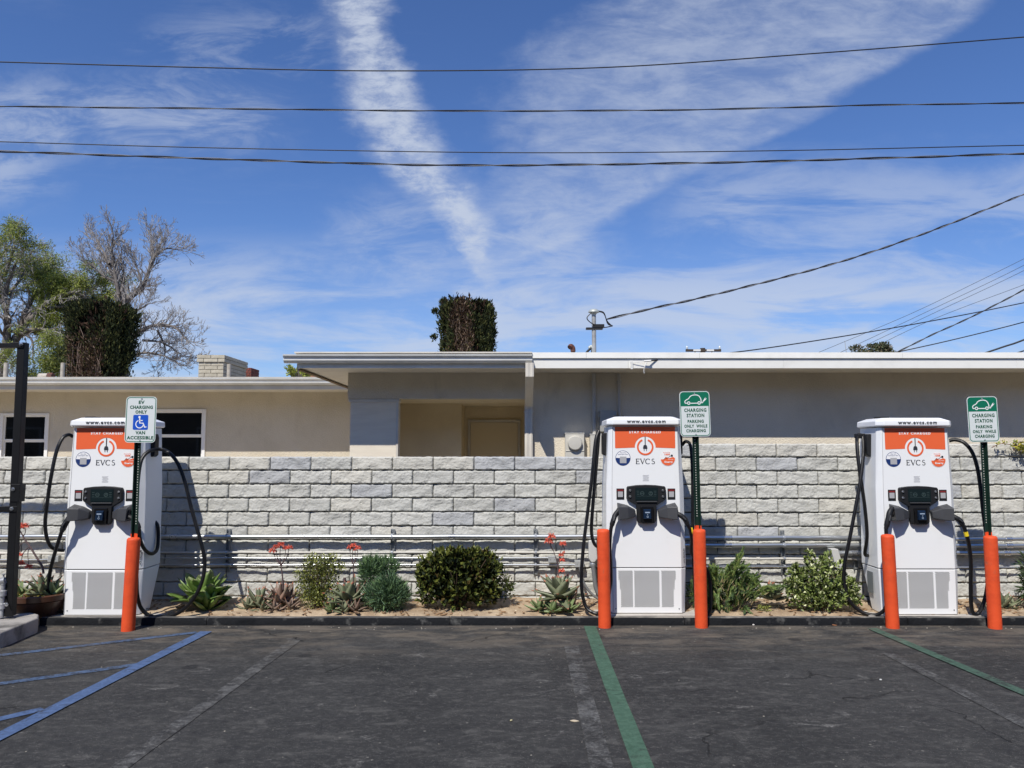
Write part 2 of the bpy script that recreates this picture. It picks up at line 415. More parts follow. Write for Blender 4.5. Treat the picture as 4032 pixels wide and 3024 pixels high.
# parking lot: gently uneven grid
nx, ny = 70, 60
vs = []; fs = []
for j in range(ny + 1):
    for i in range(nx + 1):
        x = -30 + 60 * i / nx; y = -30 + 37.86 * j / ny
        vs.append((x, y, 0.0))
for j in range(ny):
    for i in range(nx):
        a = j * (nx + 1) + i; fs.append((a, a + 1, a + nx + 2, a + nx + 1))
me.add(vs, fs); tag(me.build('parking_lot', ASPH), kind='structure')

# painted lines
def paint_material(name, col, wear, amt): return asphalt_material(name, (col, wear, amt))
M_blue = paint_material('blue_line_paint', (0.075, 0.128, 0.255), 0.48, 0.88)
M_blue2 = paint_material('thin_blue_line_paint', (0.075, 0.130, 0.24), 0.55, 0.70)
M_green = paint_material('green_line_paint', (0.060, 0.128, 0.085), 0.46, 0.85)
M_green2 = paint_material('thin_green_line_paint', (0.060, 0.125, 0.088), 0.52, 0.72)
M_white = paint_material('faded_white_line_paint', (0.25, 0.25, 0.245), 0.61, 0.28)
def line(name, a, b, w, m, z=0.004, ext0=0, ext1=0, n=24):
    A, B = G(*a), G(*b); d = (B - A).normalized(); A = A - d * ext0; B = B + d * ext1
    pr = Vector((-d.y, d.x, 0)) * w / 2; g = MB(); vs = []; fs = []
    for i in range(n + 1):
        p = A.lerp(B, i / n); j1 = (rnd.random() - .5) * 0.008; j2 = (rnd.random() - .5) * 0.008
        vs += [(p + pr * (1 + j1 * 8) + Vector((0, 0, z))), (p - pr * (1 + j2 * 8) + Vector((0, 0, z)))]
        if i: k_ = 2 * i; fs.append((k_ - 2, k_ - 1, k_ + 1, k_))
    g.add(vs, fs); return tag(g.build(name, m), kind='structure')
line('blue_bay_line', (812, 2489), (10, 2897), 0.115, M_blue, ext1=3, z=.008)
line('blue_hatch_line', (775, 2491), (0, 2582), 0.085, M_blue2, ext1=2)
line('blue_hatch_line', (545, 2617), (0, 2694), 0.09, M_blue2, ext1=2)
line('blue_hatch_line', (170, 2793), (0, 2832), 0.09, M_blue, ext1=2)
line('faded_white_bay_line', (1165, 2520), (468, 3024), 0.11, M_white, ext1=2)
line('green_bay_line', (2322, 2468), (2531, 3021), 0.118, M_green, ext1=3, z=.008)
line('faded_white_bay_line', (2250, 2545), (2370, 3021), 0.13, M_white, ext1=2)
line('green_bay_line', (3432, 2476), (4032, 2731), 0.10, M_green2, ext1=4, z=.008)
line('faded_white_bay_line', (3500, 2575), (4032, 2851), 0.11, M_white, ext1=3)

# litter, gravel and fallen leaves on the asphalt
M_litter = mat('pale_grit', (0.36, 0.33, 0.27), 0.9, rand=0.2)
g = MB()
def stone(g, x, y, z, r, flat=0.6):
    ph = rnd.random() * 6.28; rings = []
    for h, s_ in ((0, .8), (.5, 1), (1, .45)):
        rings.append([(x + r * s_ * math.cos(ph + a * 1.0472) * (0.8 + .4 * rnd.random()), y + r * s_ * math.sin(ph + a * 1.0472) * (0.8 + .4 * rnd.random()), z + r * h * flat) for a in range(6)])
    g.loft(rings)
for i in range(150):
    y = 3.2 + 4.5 * rnd.random() ** 0.6; x = (rnd.random() - .5) * 1.5 * y
    stone(g, x, y, -.001, 0.002 + .005 * rnd.random() ** 4, .5)
for i in range(160):
    y = 7.68 + .15 * rnd.random(); x = (rnd.random() - .5) * 12
    stone(g, x, y, -.001, 0.003 + .007 * rnd.random() ** 3, .6)
tag(g.build('loose_grit', M_litter), 'pale grit and gravel strewn over the asphalt and along the kerb', 'gravel', kind='stuff')
p = G(1468, 2464); 
def pebble(px, py, r, label, m, name='pebble', z=0.0):
    g = MB(); stone(g, 0, 0, 0, r, .9); o = g.build(name, m, bevel=r * .2); p = G(px, py, z); o.location = p; tag(o, label, 'stone')
pebble(2965, 2462, 0.022, 'small white rock lying in front of the black kerb by the feathery shrub', mat('white_rock', (0.62, 0.58, 0.54), .9))
def leaf_litter(px, py, r, label, col, rz):
    g = MB(); n = 8
    g.prism_z([(r * math.cos(a * 2 * math.pi / n) * (1.5 if a in (0, 4) else 1), r * .6 * math.sin(a * 2 * math.pi / n)) for a in range(n)], 0.004, 0.008)
    o = g.build('fallen_leaf', mat('leaf_' + str(col), col, .8)); p = G(px, py); o.location = p; o.rotation_euler = (0.15, 0.1, rz); tag(o, label, 'leaf')
leaf_litter(3287, 2463, 0.022, 'dry orange brown leaf on the asphalt left of the second last bollard', (0.42, 0.18, 0.08), .3)
leaf_litter(3467, 2679, 0.014, 'tiny white scrap on the open asphalt of the right hand bay', (0.7, 0.7, 0.66), .9)
leaf_litter(2262, 2842, 0.020, 'pale tan leaf beside the faded white line left of the green line', (0.50, 0.42, 0.30), .1)
leaf_litter(2012, 2840, 0.012, 'small yellowish leaf on the bare asphalt at the middle bottom', (0.5, 0.45, 0.25), 1.2)

# ------------------------------------------------------------------ kerb and bed
M_kerb = mat('black_painted_kerb', (0.010, 0.011, 0.013), 0.75, col2=(0.10, 0.10, 0.095), ns=5.2, bump=0.9, bs=28, thr=(0.56, 0.72), detail=11, spec=.10)
M_kerbtop = mat('scuffed_kerb_top', (0.085, 0.083, 0.080), 0.85, col2=(0.27, 0.25, 0.22), ns=4.0, bump=0.9, bs=40, thr=(0.46, 0.66), detail=11, spec=.25)
M_conc = mat('pale_concrete', (0.46, 0.44, 0.40), 0.9, col2=(0.34, 0.32, 0.29), ns=5, bump=0.5, bs=50)
kx0 = G(135, 2470).x
kerb = thing('kerb', 'low black painted kerb in front of the planting bed', 'kerb', (0, 0, 0))
kerb['kind'] = 'structure'; del kerb['category']; del kerb['label']
xs = [kx0, -3.05, -0.62, 1.72, 3.95, 6.2, 8.8]
for i in range(len(xs) - 1):
    a, b = xs[i] + .003, xs[i + 1] - .003; n = 26
    g = MB(); rings = []
    for j in range(n + 1):
        x = a + (b - a) * j / n
        q0 = 0.035; d = lambda s_: (mnoise.noise(Vector((x * 2.1, s_, 0))) * 0.004 + mnoise.noise(Vector((x * 9, s_, 4))) * 0.003)
        rings.append([(x, 7.85 + d(1), -.02), (x, 7.857 + d(2), 0.060 + d(5)), (x, 7.868 + d(3), 0.073 + d(6)), (x, 7.940 + d(4), 0.074 + d(7)), (x, 7.948, -.02)])
    nn = 5
    vs = [p for r in rings for p in r]; fs = []; mi = []
    for r_ in range(n):
        for c_ in range(nn):
            fs.append((r_ * nn + c_, r_ * nn + (c_ + 1) % nn, (r_ + 1) * nn + (c_ + 1) % nn, (r_ + 1) * nn + c_)); mi.append(1 if c_ == 2 else 0)
    fs += [tuple(range(nn)), tuple(range(n * nn, (n + 1) * nn))]; mi += [0, 0]
    g.v = vs; g.f = fs; g.mi = mi
    g.build('kerb_stone', [M_kerb, M_kerbtop], kerb, smooth=True)
# soil
def soil_h(x, y):
    e = min(1, max(0, (y - 7.97) / .12))
    return 0.052 + e * 0.026 + 0.03 * max(0, (y - 8.1)) + e * (mnoise.noise(Vector((x * 1.7, y * 2, 0))) * 0.02 + mnoise.noise(Vector((x * 7, y * 7, 2))) * 0.011 + mnoise.noise(Vector((x * 24, y * 24, 2))) * 0.005)
g = MB(); nx, ny = 520, 36; vs = []; fs = []
for j in range(ny + 1):
    for i in range(nx + 1):
        x = -7 + 16 * i / nx; y = 7.94 + .87 * j / ny; vs.append((x, y, soil_h(x, y)))
for j in range(ny):
    for i in range(nx):
        a = j * (nx + 1) + i; fs.append((a, a + 1, a + nx + 2, a + nx + 1))
g.add(vs, fs); tag(g.build('planting_bed_soil', M_dirt, smooth=True), kind='structure')
g = MB()
for i in range(900):
    x = -5.5 + 12.5 * rnd.random(); y = 7.98 + .7 * rnd.random(); stone(g, x, y, soil_h(x, y) - .002, .004 + .011 * rnd.random() ** 3, .7)
tag(g.build('soil_clods', mat('clods', (0.66, 0.56, 0.40), .95, col2=(.30, .21, .13), ns=14)), 'small stones and clods scattered over the planting bed', 'clods', kind='stuff')
g = MB()
for i in range(900):   # mulch and dead leaves
    x = -5.2 + 12 * rnd.random(); y = 8.0 + .65 * rnd.random(); r = .008 + .012 * rnd.random(); a = rnd.random() * 6.28; z = soil_h(x, y) + .006
    dx_, dy_ = math.cos(a) * r * 1.8, math.sin(a) * r * 1.8; ex, ey = -math.sin(a) * r * .6, math.cos(a) * r * .6
    g.loft([[(x - dx_, y - dy_, z), (x + ex, y + ey, z + .006 * rnd.random()), (x + dx_, y + dy_, z + .01 * rnd.random()), (x - ex, y - ey, z)],
            [(x - dx_, y - dy_, z + .002), (x + ex, y + ey, z + .009), (x + dx_, y + dy_, z + .012), (x - ex, y - ey, z + .002)]])
tag(g.build('leaf_litter', mat('dead_leaves', (0.27, 0.16, 0.08), .9, rand=.2)), 'dry brown leaf litter lying on the bed under the shrubs', 'leaf litter', kind='stuff')

# concrete island at far left
isl = MB()
A = G(0, 2424, .14); B = G(118, 2412, .14); Cc = G(153, 2418, .14); D_ = G(150, 2432, .14); E_ = G(0, 2492, .14)
pts = [(-9.0, 7.72), (A.x, A.y + .02), (B.x, B.y + .02), (Cc.x, Cc.y), (D_.x, D_.y), (E_.x, E_.y), (E_.x - 2.2, E_.y - 1.0), (-9.0, E_.y - 1.0)]
isl.prism_z([(x, y) for x, y in pts], -0.02, 0.14)
o = isl.build('concrete_island', mat('weathered_concrete', (0.33, 0.31, 0.28), .9, col2=(0.10, 0.095, 0.085), ns=4, bump=.8, bs=30, thr=(.42, .72), detail=9), bevel=.018, segs=3); tag(o, kind='structure')

# ------------------------------------------------------------------ block walls
def block_mat(name, c1, c2):
    return mat(name, c1, 0.95, col2=c2, ns=7, bump=0.8, bs=55, rand=0.06, col3=(.30, .27, .22), ns3=9, thr3=(.60, .74), a3=.5, bdist=0.010, detail=7, spec=.2, thr=(.3, .7))
MBL = [block_mat('grey_slump_block', (0.52, 0.515, 0.475), (0.45, 0.45, 0.415)), block_mat('bluish_slump_block', (0.45, 0.455, 0.455), (0.40, 0.41, 0.41)), block_mat('warm_slump_block', (0.56, 0.545, 0.485), (0.48, 0.465, 0.415))]
M_mortar = mat('mortar', (0.09, 0.088, 0.08), 0.95, bump=.4, bs=60)
BW, BH = 0.4615, 0.1552
def block_mesh(seed, w, h, m):
    nx, nz = (40, 14) if w > .3 else (20, 14); o1 = seed * 13.7; vs = []; fs = []
    for j in range(nz + 1):
        for i in range(nx + 1):
            u, v = i / nx, j / nz
            eu = min(u, 1 - u) * w; ev = min(v, 1 - v) * h; e = min(eu, ev)
            rnd_ = -0.014 * max(0, 1 - e / 0.010) ** 2 if e < .010 else 0
            y = rnd_ + 0.012 * mnoise.noise(Vector((u * w * 8 + o1, v * h * 11, 0))) + 0.010 * (0.5 - abs(mnoise.noise(Vector((u * w * 22 + o1, v * h * 40 + 3 * u, 5))))) + 0.005 * mnoise.noise(Vector((u * w * 60 + o1, v * h * 80, 8)))
            y -= 0.007 * (v - .5)      # slump: belly low
            wx = 0.0035 * mnoise.noise(Vector((v * 4 + o1, u * 3, 9))) ; wz = 0.005 * mnoise.noise(Vector((u * 7 + o1, v * 2, 14)))
            vs.append((-w / 2 + w * u + (wx if e < .012 else 0), -y, h * v + (wz * 1.3 if e < .012 else 0)))
    n0 = len(vs)
    for j in range(nz):
        for i in range(nx):
            a = j * (nx + 1) + i; fs.append((a, a + 1, a + nx + 2, a + nx + 1))
    loop = [i for i in range(nx + 1)] + [(j + 1) * (nx + 1) - 1 for j in range(1, nz + 1)] + [nz * (nx + 1) + i for i in range(nx - 1, -1, -1)] + [j * (nx + 1) for j in range(nz - 1, 0, -1)]
    base = len(vs)
    for i in loop: x, y, z = vs[i]; vs.append((x, .14, z))
    L = len(loop)
    for i in range(L): fs.append((loop[i], base + i, base + (i + 1) % L, loop[(i + 1) % L]))
    fs.append(tuple(base + i for i in reversed(range(L))))
    g = MB(); g.add(vs, fs); me = g.mesh('block', m); me.shade_smooth()
    try: me.set_sharp_from_angle(angle=R(50))
    except Exception: pass
    return me
BLK = {}
def get_block(kind, half, var):
    key = (kind, half, var)
    if key not in BLK: BLK[key] = block_mesh(var + 10 * kind + (40 if half else 0), (BW / 2 if half else BW) - .006, BH - .009, MBL[kind])
    return BLK[key]
WY = 8.75
def block_wall(name, label, x0, x1, ztop, rows, ph, blue):
    t = thing(name, label, 'wall', ((x0 + x1) / 2, WY, 0)); cx = (x0 + x1) / 2
    g = MB(); g.box(x0 - cx + .004, x1 - cx - .004, .022, .145, -.1, ztop - .012); g.build('mortar', M_mortar, t)
    for r in range(rows):
        zb = ztop - (r + 1) * BH + .0045
        off = ph if r % 2 == 0 else ph + BW / 2
        jx = off + math.floor((x0 - off) / BW) * BW
        while jx < x1 - 1e-6:
            a, b = max(jx, x0), min(jx + BW, x1)
            if b - a > 0.06:
                px = CX + (a + b) / 2 * 3045 / WY
                bl = any(r == rr and abs(px - bx) < 82 for rr, bx in blue)
                kind = 1 if bl else (2 if (r == 0 and rnd.random() < .8) or rnd.random() < .12 else 0)
                full = (b - a) > BW - .01
                me_ = get_block(kind, not full and (b - a) < BW * .6, rnd.randrange(6))
                o = bpy.data.objects.new('block', me_); C.objects.link(o); o.parent = t
                o.location = ((a + b) / 2 - cx, (rnd.random() - .5) * .006, zb)
                w_full = BW if not (not full and (b - a) < BW * .6) else BW / 2
                o.scale = ((b - a) / w_full, 1, 1)
                o.rotation_euler = ((rnd.random() - .5) * .01, 0, 0)
            jx += BW
    return t
xj = 1.50
block_wall('block_wall', 'low grey slump block wall behind the left charger and planting bed', -7.3, xj, 1.672, 11, P(903, 1820, WY).x,
           [(0, 1142), (1, 1055), (2, 1455), (0, 1950), (0, 2110), (0, 2270), (1, 2270), (4, 1790), (3, 2060)])
block_wall('block_wall', 'taller grey slump block wall stretching behind the two right hand chargers', xj + .004, 8.2, 1.819, 12, P(2898, 1780, WY).x,
           [(1, 3075), (0, 2580), (3, 3640), (6, 2905)])

# ------------------------------------------------------------------ building
M_stucco = mat('beige_stucco', (0.64, 0.575, 0.46), 0.95, col2=(0.56, 0.50, 0.39), ns=1.3, bump=0.9, bs=55, bdist=.012, thr=(.35, .7), detail=7, spec=.15, col3=(.42, .35, .25), ns3=1.6, st3=(1.3, 1, .35), thr3=(.50, .80), a3=.45)
M_stucco2 = mat('greige_stucco', (0.74, 0.665, 0.53), 0.95, col2=(0.63, 0.565, 0.45), ns=1.1, bump=0.9, bs=55, bdist=.012, thr=(.35, .7), detail=7, spec=.15, col3=(.40, .36, .29), ns3=1.4, st3=(1.2, 1, .5), thr3=(.52, .78), a3=.55)
M_trim = mat('white_trim', (0.74, 0.74, 0.71), 0.5, col2=(0.66, 0.66, 0.62), ns=3)
M_trim2 = mat('cream_trim', (0.66, 0.62, 0.54), 0.6, col2=(0.58, 0.54, 0.47), ns=3)
M_fascia = mat('white_metal_fascia', (0.80, 0.79, 0.74), 0.45, col2=(0.68, 0.67, 0.62), ns=2.2, thr=(.45, .8))
M_tar = mat('roof_gravel', (0.35, 0.33, 0.30), .95, bump=.5)
M_glass = mat('dark_window_glass', (0.006, 0.007, 0.008), 0.03, spec=0.5)
M_panel = mat('blue_grey_panel', (0.82, 0.74, 0.60), 0.7, bump=.3, bs=120, col2=(.76, .68, .55), ns=2.5, stretch=(1, 1, 6))
M_door = mat('tan_door_paint', (0.76, 0.65, 0.45), 0.55)
M_tan = mat('tan_stucco', (0.82, 0.70, 0.48), 0.95, col2=(0.76, 0.64, 0.43), ns=2, bump=.7, bs=55, bdist=.012)
YW, YF = 10.64, 10.0
YL, YLF = 14.05, 13.3
bld = thing('house', 'long low beige stucco house with flat roof behind the block wall', 'house', (0, YW, 0))
def part(g, name, m, parent=bld, **kw):
    o = g.build(name, m, None, **kw); o.parent = parent
    root = parent
    if parent is bld: o.location = (0, -YW, 0)
    return o
xL = P(1370, 1500, YW).x; xo0 = P(1565, 1600, YW).x; xo1 = P(2075, 1600, YW).x; zh = P(1700, 1570, YW).z
g = MB(); g.box(xo1, 12, YW, YW + .2, 0, 2.82); part(g, 'wall', M_stucco2)
g = MB(); g.box(xL, xo1 - .002, YW + .004, YW + .2, zh, 2.82); part(g, 'header_beam', M_stucco2)
g = MB(); g.box(xL, xL + .2, YW + .21, YL - .01, 0, 2.82); part(g, 'wall', M_stucco)
g = MB(); g.box(xL + .035, xo0 - .02, YW + .03, YW + .19, 0, zh - .045); part(g, 'porch_panel', M_panel)
g = MB(); g.box(xL + .01, xo0 + .02, YW + .015, YW + .2, zh - .045, zh - .002); part(g, 'panel_cap', M_trim2, bevel=.004)
g = MB(); g.box(xo0 - .018, xo0 + .012, YW + .02, YW + .2, 0, zh - .046); part(g, 'corner_trim', M_trim2, bevel=.003)
# porch interior
YB, YR = 11.8, 12.65
xr = P(1817, 1600, YB).x
g = MB(); g.box(xL + .2, xr, YB, YB + .12, 0, zh); g.box(xr - .12, xr, YB + .12, YR, 0, zh); part(g, 'porch_back_wall', M_tan)
g = MB(); g.box(xr - .12, xo1 + .3, YR, YR + .12, 0, zh); part(g, 'recess_wall', M_tan)
g = MB(); g.box(xo1 + .012, xo1 + .14, YW + .21, YR, 0, zh); part(g, 'porch_side_wall', M_tan)
g = MB(); g.box(xL + .2, xo1 + .3, YW + .2, YR + .12, zh + .002, zh + .08); part(g, 'porch_ceiling', M_tan)
g = MB(); g.box(xL - 1.2, xo1 + .4, YW - 1.6, YR, -.01, 0.10); part(g, 'porch_floor', M_conc)
g = MB(); g.box(-14, 12, 8.90, 14.0, -.05, .012); tag(g.build('bounce_paving', mat('warm_bounce_surface', (.56, .49, .38), .9, col2=(.48, .42, .32), ns=1.5)), kind='structure')  # unseen pale paving added to bounce warm sunlight onto the shaded walls
dx0, dx1 = P(1842, 1700, YR).x, P(2050, 1700, YR).x; dzt = P(1900, 1652, YR).z
g = MB(); fw = .045
g.box(dx0, dx0 + fw, YR - .03, YR - .002, .1, dzt); g.box(dx1 - fw, dx1, YR - .03, YR - .002, .1, dzt); g.box(dx0 + fw, dx1 - fw, YR - .03, YR - .002, dzt - fw, dzt)
part(g, 'door_frame', M_trim2, bevel=.004)
g = MB(); g.box(dx0 + fw + .006, dx1 - fw - .006, YR - .018, YR - .003, .11, dzt - fw - .006); part(g, 'door', M_door)
# left wing
xW = -14.0
g = MB()
def px2x(px, Y): return P(px, 1700, Y).x
w1 = (px2x(3, YL), px2x(188, YL), P(0, 1627, YL).z); w2 = (px2x(560, YL), px2x(806, YL), P(0, 1611, YL).z)
zs_ = 1.05
xe = xL + .205
for a, b in ((xW, w1[0]), (w1[1], w2[0]), (w2[1], xe)): g.box(a, b, YL, YL + .2, 0, 2.82)
for w in (w1, w2): g.box(w[0], w[1], YL, YL + .2, 0, zs_); g.box(w[0], w[1], YL, YL + .2, w[2], 2.82)
part(g, 'wall', M_stucco)
M_vinyl = mat('white_vinyl_frame', (0.82, 0.81, 0.78), .4)
def window(w, zsash):
    x0, x1, zt = w; g = MB(); f_ = .042
    g.box(x0 - .02, x0 + f_, YL - .02, YL + .09, zs_, zt); g.box(x1 - f_, x1 + .02, YL - .02, YL + .09, zs_, zt)
    g.box(x0 + f_, x1 - f_, YL - .02, YL + .09, zt - f_, zt); g.box(x0 + f_, x1 - f_, YL - .02, YL + .09, zs_, zs_ + f_)
    o = part(g, 'window', M_vinyl, bevel=.006)
    for (a, b, y, nm) in ((zsash, zt - f_, .03, 1), (zs_ + f_, zsash, .05, 0)):
        g = MB(); e = .028; y0 = YL + y - .018; y1 = YL + y + .018
        g.box(x0 + f_, x1 - f_, y0, y1, a, a + e); g.box(x0 + f_, x1 - f_, y0, y1, b - e * (.9 if nm else 1.0), b)
        g.box(x0 + f_, x0 + f_ + e, y0, y1, a + e, b - e); g.box(x1 - f_ - e, x1 - f_, y0, y1, a + e, b - e)
        s_ = g.build('sash', M_vinyl, None, bevel=.003); s_.parent = o
        g = MB(); g.box(x0 + f_ + e, x1 - f_ - e, YL + y, YL + y + .006, a + e, b - e); s2 = g.build('pane', M_glass, None); s2.parent = o
    return o
window(w1, P(0, 1735, YL).z); window(w2, P(0, 1716, YL).z)
g = MB(); g.box(xW, xe, YL + .3, YL + .5, 0, 2.6); part(g, 'dark_room_backing', mat('painted_room_dark', (.02, .02, .02), .9))  # near-black slab: the darkness of the unlit rooms put into its colour
# roofs
zb, zt = 2.81, 3.016
xR = P(1165, 1440, 9.97).x
g = MB(); g.box(xR + .03, 12, YF + .05, 20, zb + .03, zt - .03); part(g, 'roof', M_tar)
g = MB(); g.box(xR + .03, 12, YF + .02, YL + .1, zb + .004, zb + .026); part(g, 'soffit', M_trim2)
g = MB(); g.box(xR + .0, xR + .028, YF + .02, YLF, zb - .01, zt - .02); part(g, 'rake_board', M_trim2)
g = MB(); g.box(xR - .0, xR + .06, YF + .05, YLF, zb - .022, zb - .012); part(g, 'rake_edge', mat('weathered_brown_wood', (0.20, 0.14, 0.085), .9, col2=(.10, .07, .04), ns=8, stretch=(1, .3, 1)))
xg1 = P(2096, 1440, 9.9).x
# white fascia on the right, in lengths
xx = [xg1 + .002, 1.52, 3.55, 6.6, 9.2, 12.0]
for i in range(len(xx) - 1):
    g = MB(); g.prism_x([(YF, zb), (YF + .02, zb), (YF + .02, zt - .06), (YF, zt - .06)], xx[i] + .001, xx[i + 1] - .001); part(g, 'fascia_board', M_fascia)
xx = [xg1 + .002, 0.97, 2.45, 5.1, 8.3, 12.0]
for i in range(len(xx) - 1):
    g = MB(); zl = zt - .075
    g.prism_x([(YF - .022, zl), (YF - .004, zl - .006), (YF - .002, zt - .012), (YF + .14, zt + .004), (YF + .14, zt + .010), (YF - .016, zt)], xx[i] + .0015, xx[i + 1] - .0015); part(g, 'roof_flashing', M_fascia)
# entry gutter
xgl = P(1112, 1410, 9.85).x
def gutter(x0, x1, y, ztop, parent=bld):
    h = .105; prof = [(0, 0), (-.055, 0), (-.085, .03), (-.088, .062), (-.115, .088), (-.118, h), (-.106, h), (-.106, .092), (-.078, .064), (-.074, .034), (-.05, .010), (-.010, .010), (-.010, h), (0, h)]
    g = MB(); pts = [(y + a, ztop - h + b) for a, b in prof]
    n = len(pts); vs = [(x0, *p) for p in pts] + [(x1, *p) for p in pts]
    fs = [(i, (i + 1) % n, n + (i + 1) % n, n + i) for i in range(n)]
    g.add(vs, fs); g.prism_x([(y - .002, ztop - h + .002), (y - .054, ztop - h + .002), (y - .084, ztop - h + .031), (y - .087, ztop - h + .063), (y - .113, ztop - h + .088), (y - .116, ztop - .001), (y - .002, ztop - .001)], x0 + .001, x0 + .004)
    g.prism_x([(y - .002, ztop - h + .002), (y - .054, ztop - h + .002), (y - .084, ztop - h + .031), (y - .087, ztop - h + .063), (y - .113, ztop - h + .088), (y - .116, ztop - .001), (y - .002, ztop - .001)], x1 - .004, x1 - .001)
    return part(g, 'gutter', M_trim, parent)
g = MB(); g.box(xR + .03, xg1, YF - .02, YF + .02, zb, zt - .02); part(g, 'fascia_board', M_trim)
gutter(xgl, xg1, YF - .024, 2.975)
g = MB(); g.box(xR - .02, xg1, YF - .05, YF + .12, zt - .015, zt + .004); part(g, 'drip_edge', M_trim2)
# left wing roof
xE = P(1335, 1500, YLF).x
g = MB(); g.box(xW, xR + .0, YLF + .04, 21, 2.84, 2.985); part(g, 'roof', M_tar)
g = MB(); g.box(xW, xE + .3, YLF + .02, YL, 2.80, 2.825); part(g, 'soffit', M_trim2)
g = MB(); g.box(xW, xE + .3, YLF - .01, YLF + .02, 2.79, 2.99); part(g, 'fascia_board', M_trim2)
gutter(xW, xE + .2, YLF - .012, 2.975)
g = MB(); g.box(xW, xE + .3, YLF - .03, YLF + .1, 2.99, 3.005); part(g, 'drip_edge', M_trim2)
# downspout at the right end of the gutter
x0, x1 = P(2066, 1600, YW - .08).x, P(2097, 1600, YW - .08).x
g = MB()
def dsec(y, z, d=.07): return [(x0, y, z), (x0 + .03, y - .008, z), (x0 + .06, y, z), (x1 - .04, y, z), (x1 - .02, y - .008, z), (x1, y, z), (x1, y + d, z), (x0, y + d, z)]
g.loft([dsec(9.90, 2.87), dsec(9.90, 2.69), dsec(9.95, 2.66), dsec(YW - .10, 2.34), dsec(YW - .08, 2.30), dsec(YW - .08, .1)])
part(g, 'downspout', M_trim2)
g = MB(); g.box(x0 - .012, x1 + .012, YW - .086, YW - .006, 2.26, 2.275); part(g, 'downspout_strap', M_trim2)
# conduits and boxes on the right wall
M_pipewall = mat('painted_wall_conduit', (0.47, 0.455, 0.42), .6)
for px, y0p in ((2338, 1700), (2437, 1690)):
    a = P(px, 1452, YW - .04); b = P(px, 1452, YW - .04); g = MB(); g.cyl((a.x, YW - .035, 1.5), (a.x, YW - .035, 2.80), .028 if px < 2400 else .022, 12)
    g.cyl((a.x, YW - .035, 2.66), (a.x, YW - .035, 2.70), .034, 12)
    part(g, 'wall_conduit', M_pipewall, smooth=True)
M_box = mat('grey_meter_box', (0.55, 0.53, 0.47), .5)
g = MB(); a = P(2362, 1617, YW - .1); b = P(2428, 1700, YW - .1); g.box(a.x, b.x, YW - .12, YW - .002, b.z, a.z)
g.box(a.x - .015, a.x + .002, YW - .10, YW - .06, a.z - .09, a.z - .05)
part(g, 'junction_box', mat('dark_grey_box', (.36, .355, .33), .5), bevel=.012)
mtr = None
g = MB(); a = P(2226, 1706, YW - .13); b = P(2301, 1795, YW - .13); g.box(a.x, b.x, YW - .13, YW - .002, b.z - .1, a.z); g.box(a.x - .006, b.x + .006, YW - .136, YW - .002, a.z - .006, a.z + .006)
g.box(a.x + .004, b.x - .004, YW - .138, YW - .129, a.z - .245, a.z - .235)
mtr = part(g, 'meter_box', M_box, bevel=.004)
c = P(2264, 1744, YW - .17); g = MB(); g.lathe([(.098, .04), (.098, .0), (.088, -.012), (.03, -.016)], (c.x, YW - .17, c.z), 28, 'y'); o = g.build('meter_cover', M_box, None, smooth=True); o.parent = mtr
g = MB(); a = P(2324, 1710, YW - .13); g.box(a.x, a.x + .24, YW - .13, YW - .002, 1.35, a.z); g.box(a.x - .005, a.x + .245, YW - .136, YW - .004, a.z - .006, a.z + .006); part(g, 'meter_box', M_box, bevel=.004)
# cable clamp on fascia
g = MB(); a = P(2545, 1422, YF - .05); g.cyl((a.x - .03, a.y, a.z), (a.x + .06, a.y - .01, a.z + .005), .012, 8); g.cyl((a.x - .18, YF - .01, a.z - .02), (a.x - .03, a.y, a.z), .004, 6)
g.tube(catmull([(a.x + .01, a.y, a.z), (a.x - .02, a.y - .02, a.z - .06), (a.x - .035, a.y - .01, a.z - .12), (a.x - .03, a.y, a.z - .16)]), .006, 6)
g.box(a.x - .20, a.x - .17, YF - .02, YF - .001, a.z - .10, a.z + .0)
part(g, 'cable_clamp', M_trim)

# ------------------------------------------------------------------ things on the roofs
ZR = 3.0
def on_roof(name, label, cat, px, Y): return thing(name, label, cat, (P(px, 1450, Y).x, Y, ZR - .02))
M_galv = mat('galvanised_pipe', (0.50, 0.50, 0.48), .45, .35, col2=(.36, .35, .33), ns=7)
M_rust = mat('rusty_iron', (0.16, 0.055, 0.035), .9, col2=(.09, .05, .04), ns=20)
M_blk = mat('black_rubber', (0.012, 0.012, 0.013), .5)
t = on_roof('service_mast', 'tall grey service mast with weatherhead standing on the white roof edge', 'mast', 2340, 10.6)
zt_ = P(2340, 1225, 10.6).z - ZR + .02
g = MB(); g.cyl((0, 0, 0), (0, 0, zt_ - .02), .030, 14); g.build('pole', M_galv, t, smooth=True)
g = MB(); g.lathe([(.03, -.05), (.045, -.03), (.078, -.018), (.072, .006), (.045, .026), (.01, .032)], (0, 0, zt_), 16); g.build('weatherhead', mat('pale_zinc', (.40, .43, .41), .5, .2), t, smooth=True)
g = MB(); g.box(-.11, .12, -.04, .04, zt_ - .26, zt_ - .235); g.box(-.02, .14, -.045, .045, zt_ - .235, zt_ - .19); g.build('bracket', M_blk, t)
g = MB()
for s_ in (0, .02, -.02):
    g.tube(catmull([(.06, s_, zt_), (.14, s_, zt_ - .03), (.19, s_, zt_ - .16 + s_), (.26, s_, zt_ - .21)]), .007, 6)
g.tube(catmull([(-.04, -.03, zt_ - .03), (-.10, -.05, zt_ - .11), (-.02, -.05, zt_ - .19), (.12, 0, zt_ - .23), (.26, 0, zt_ - .21)]), .007, 6)
g.build('lead_wire', M_blk, t, smooth=True)
t = on_roof('vent_pipe', 'short rusty vent pipe with curved hood left of the service mast', 'vent', 2257, 10.8)
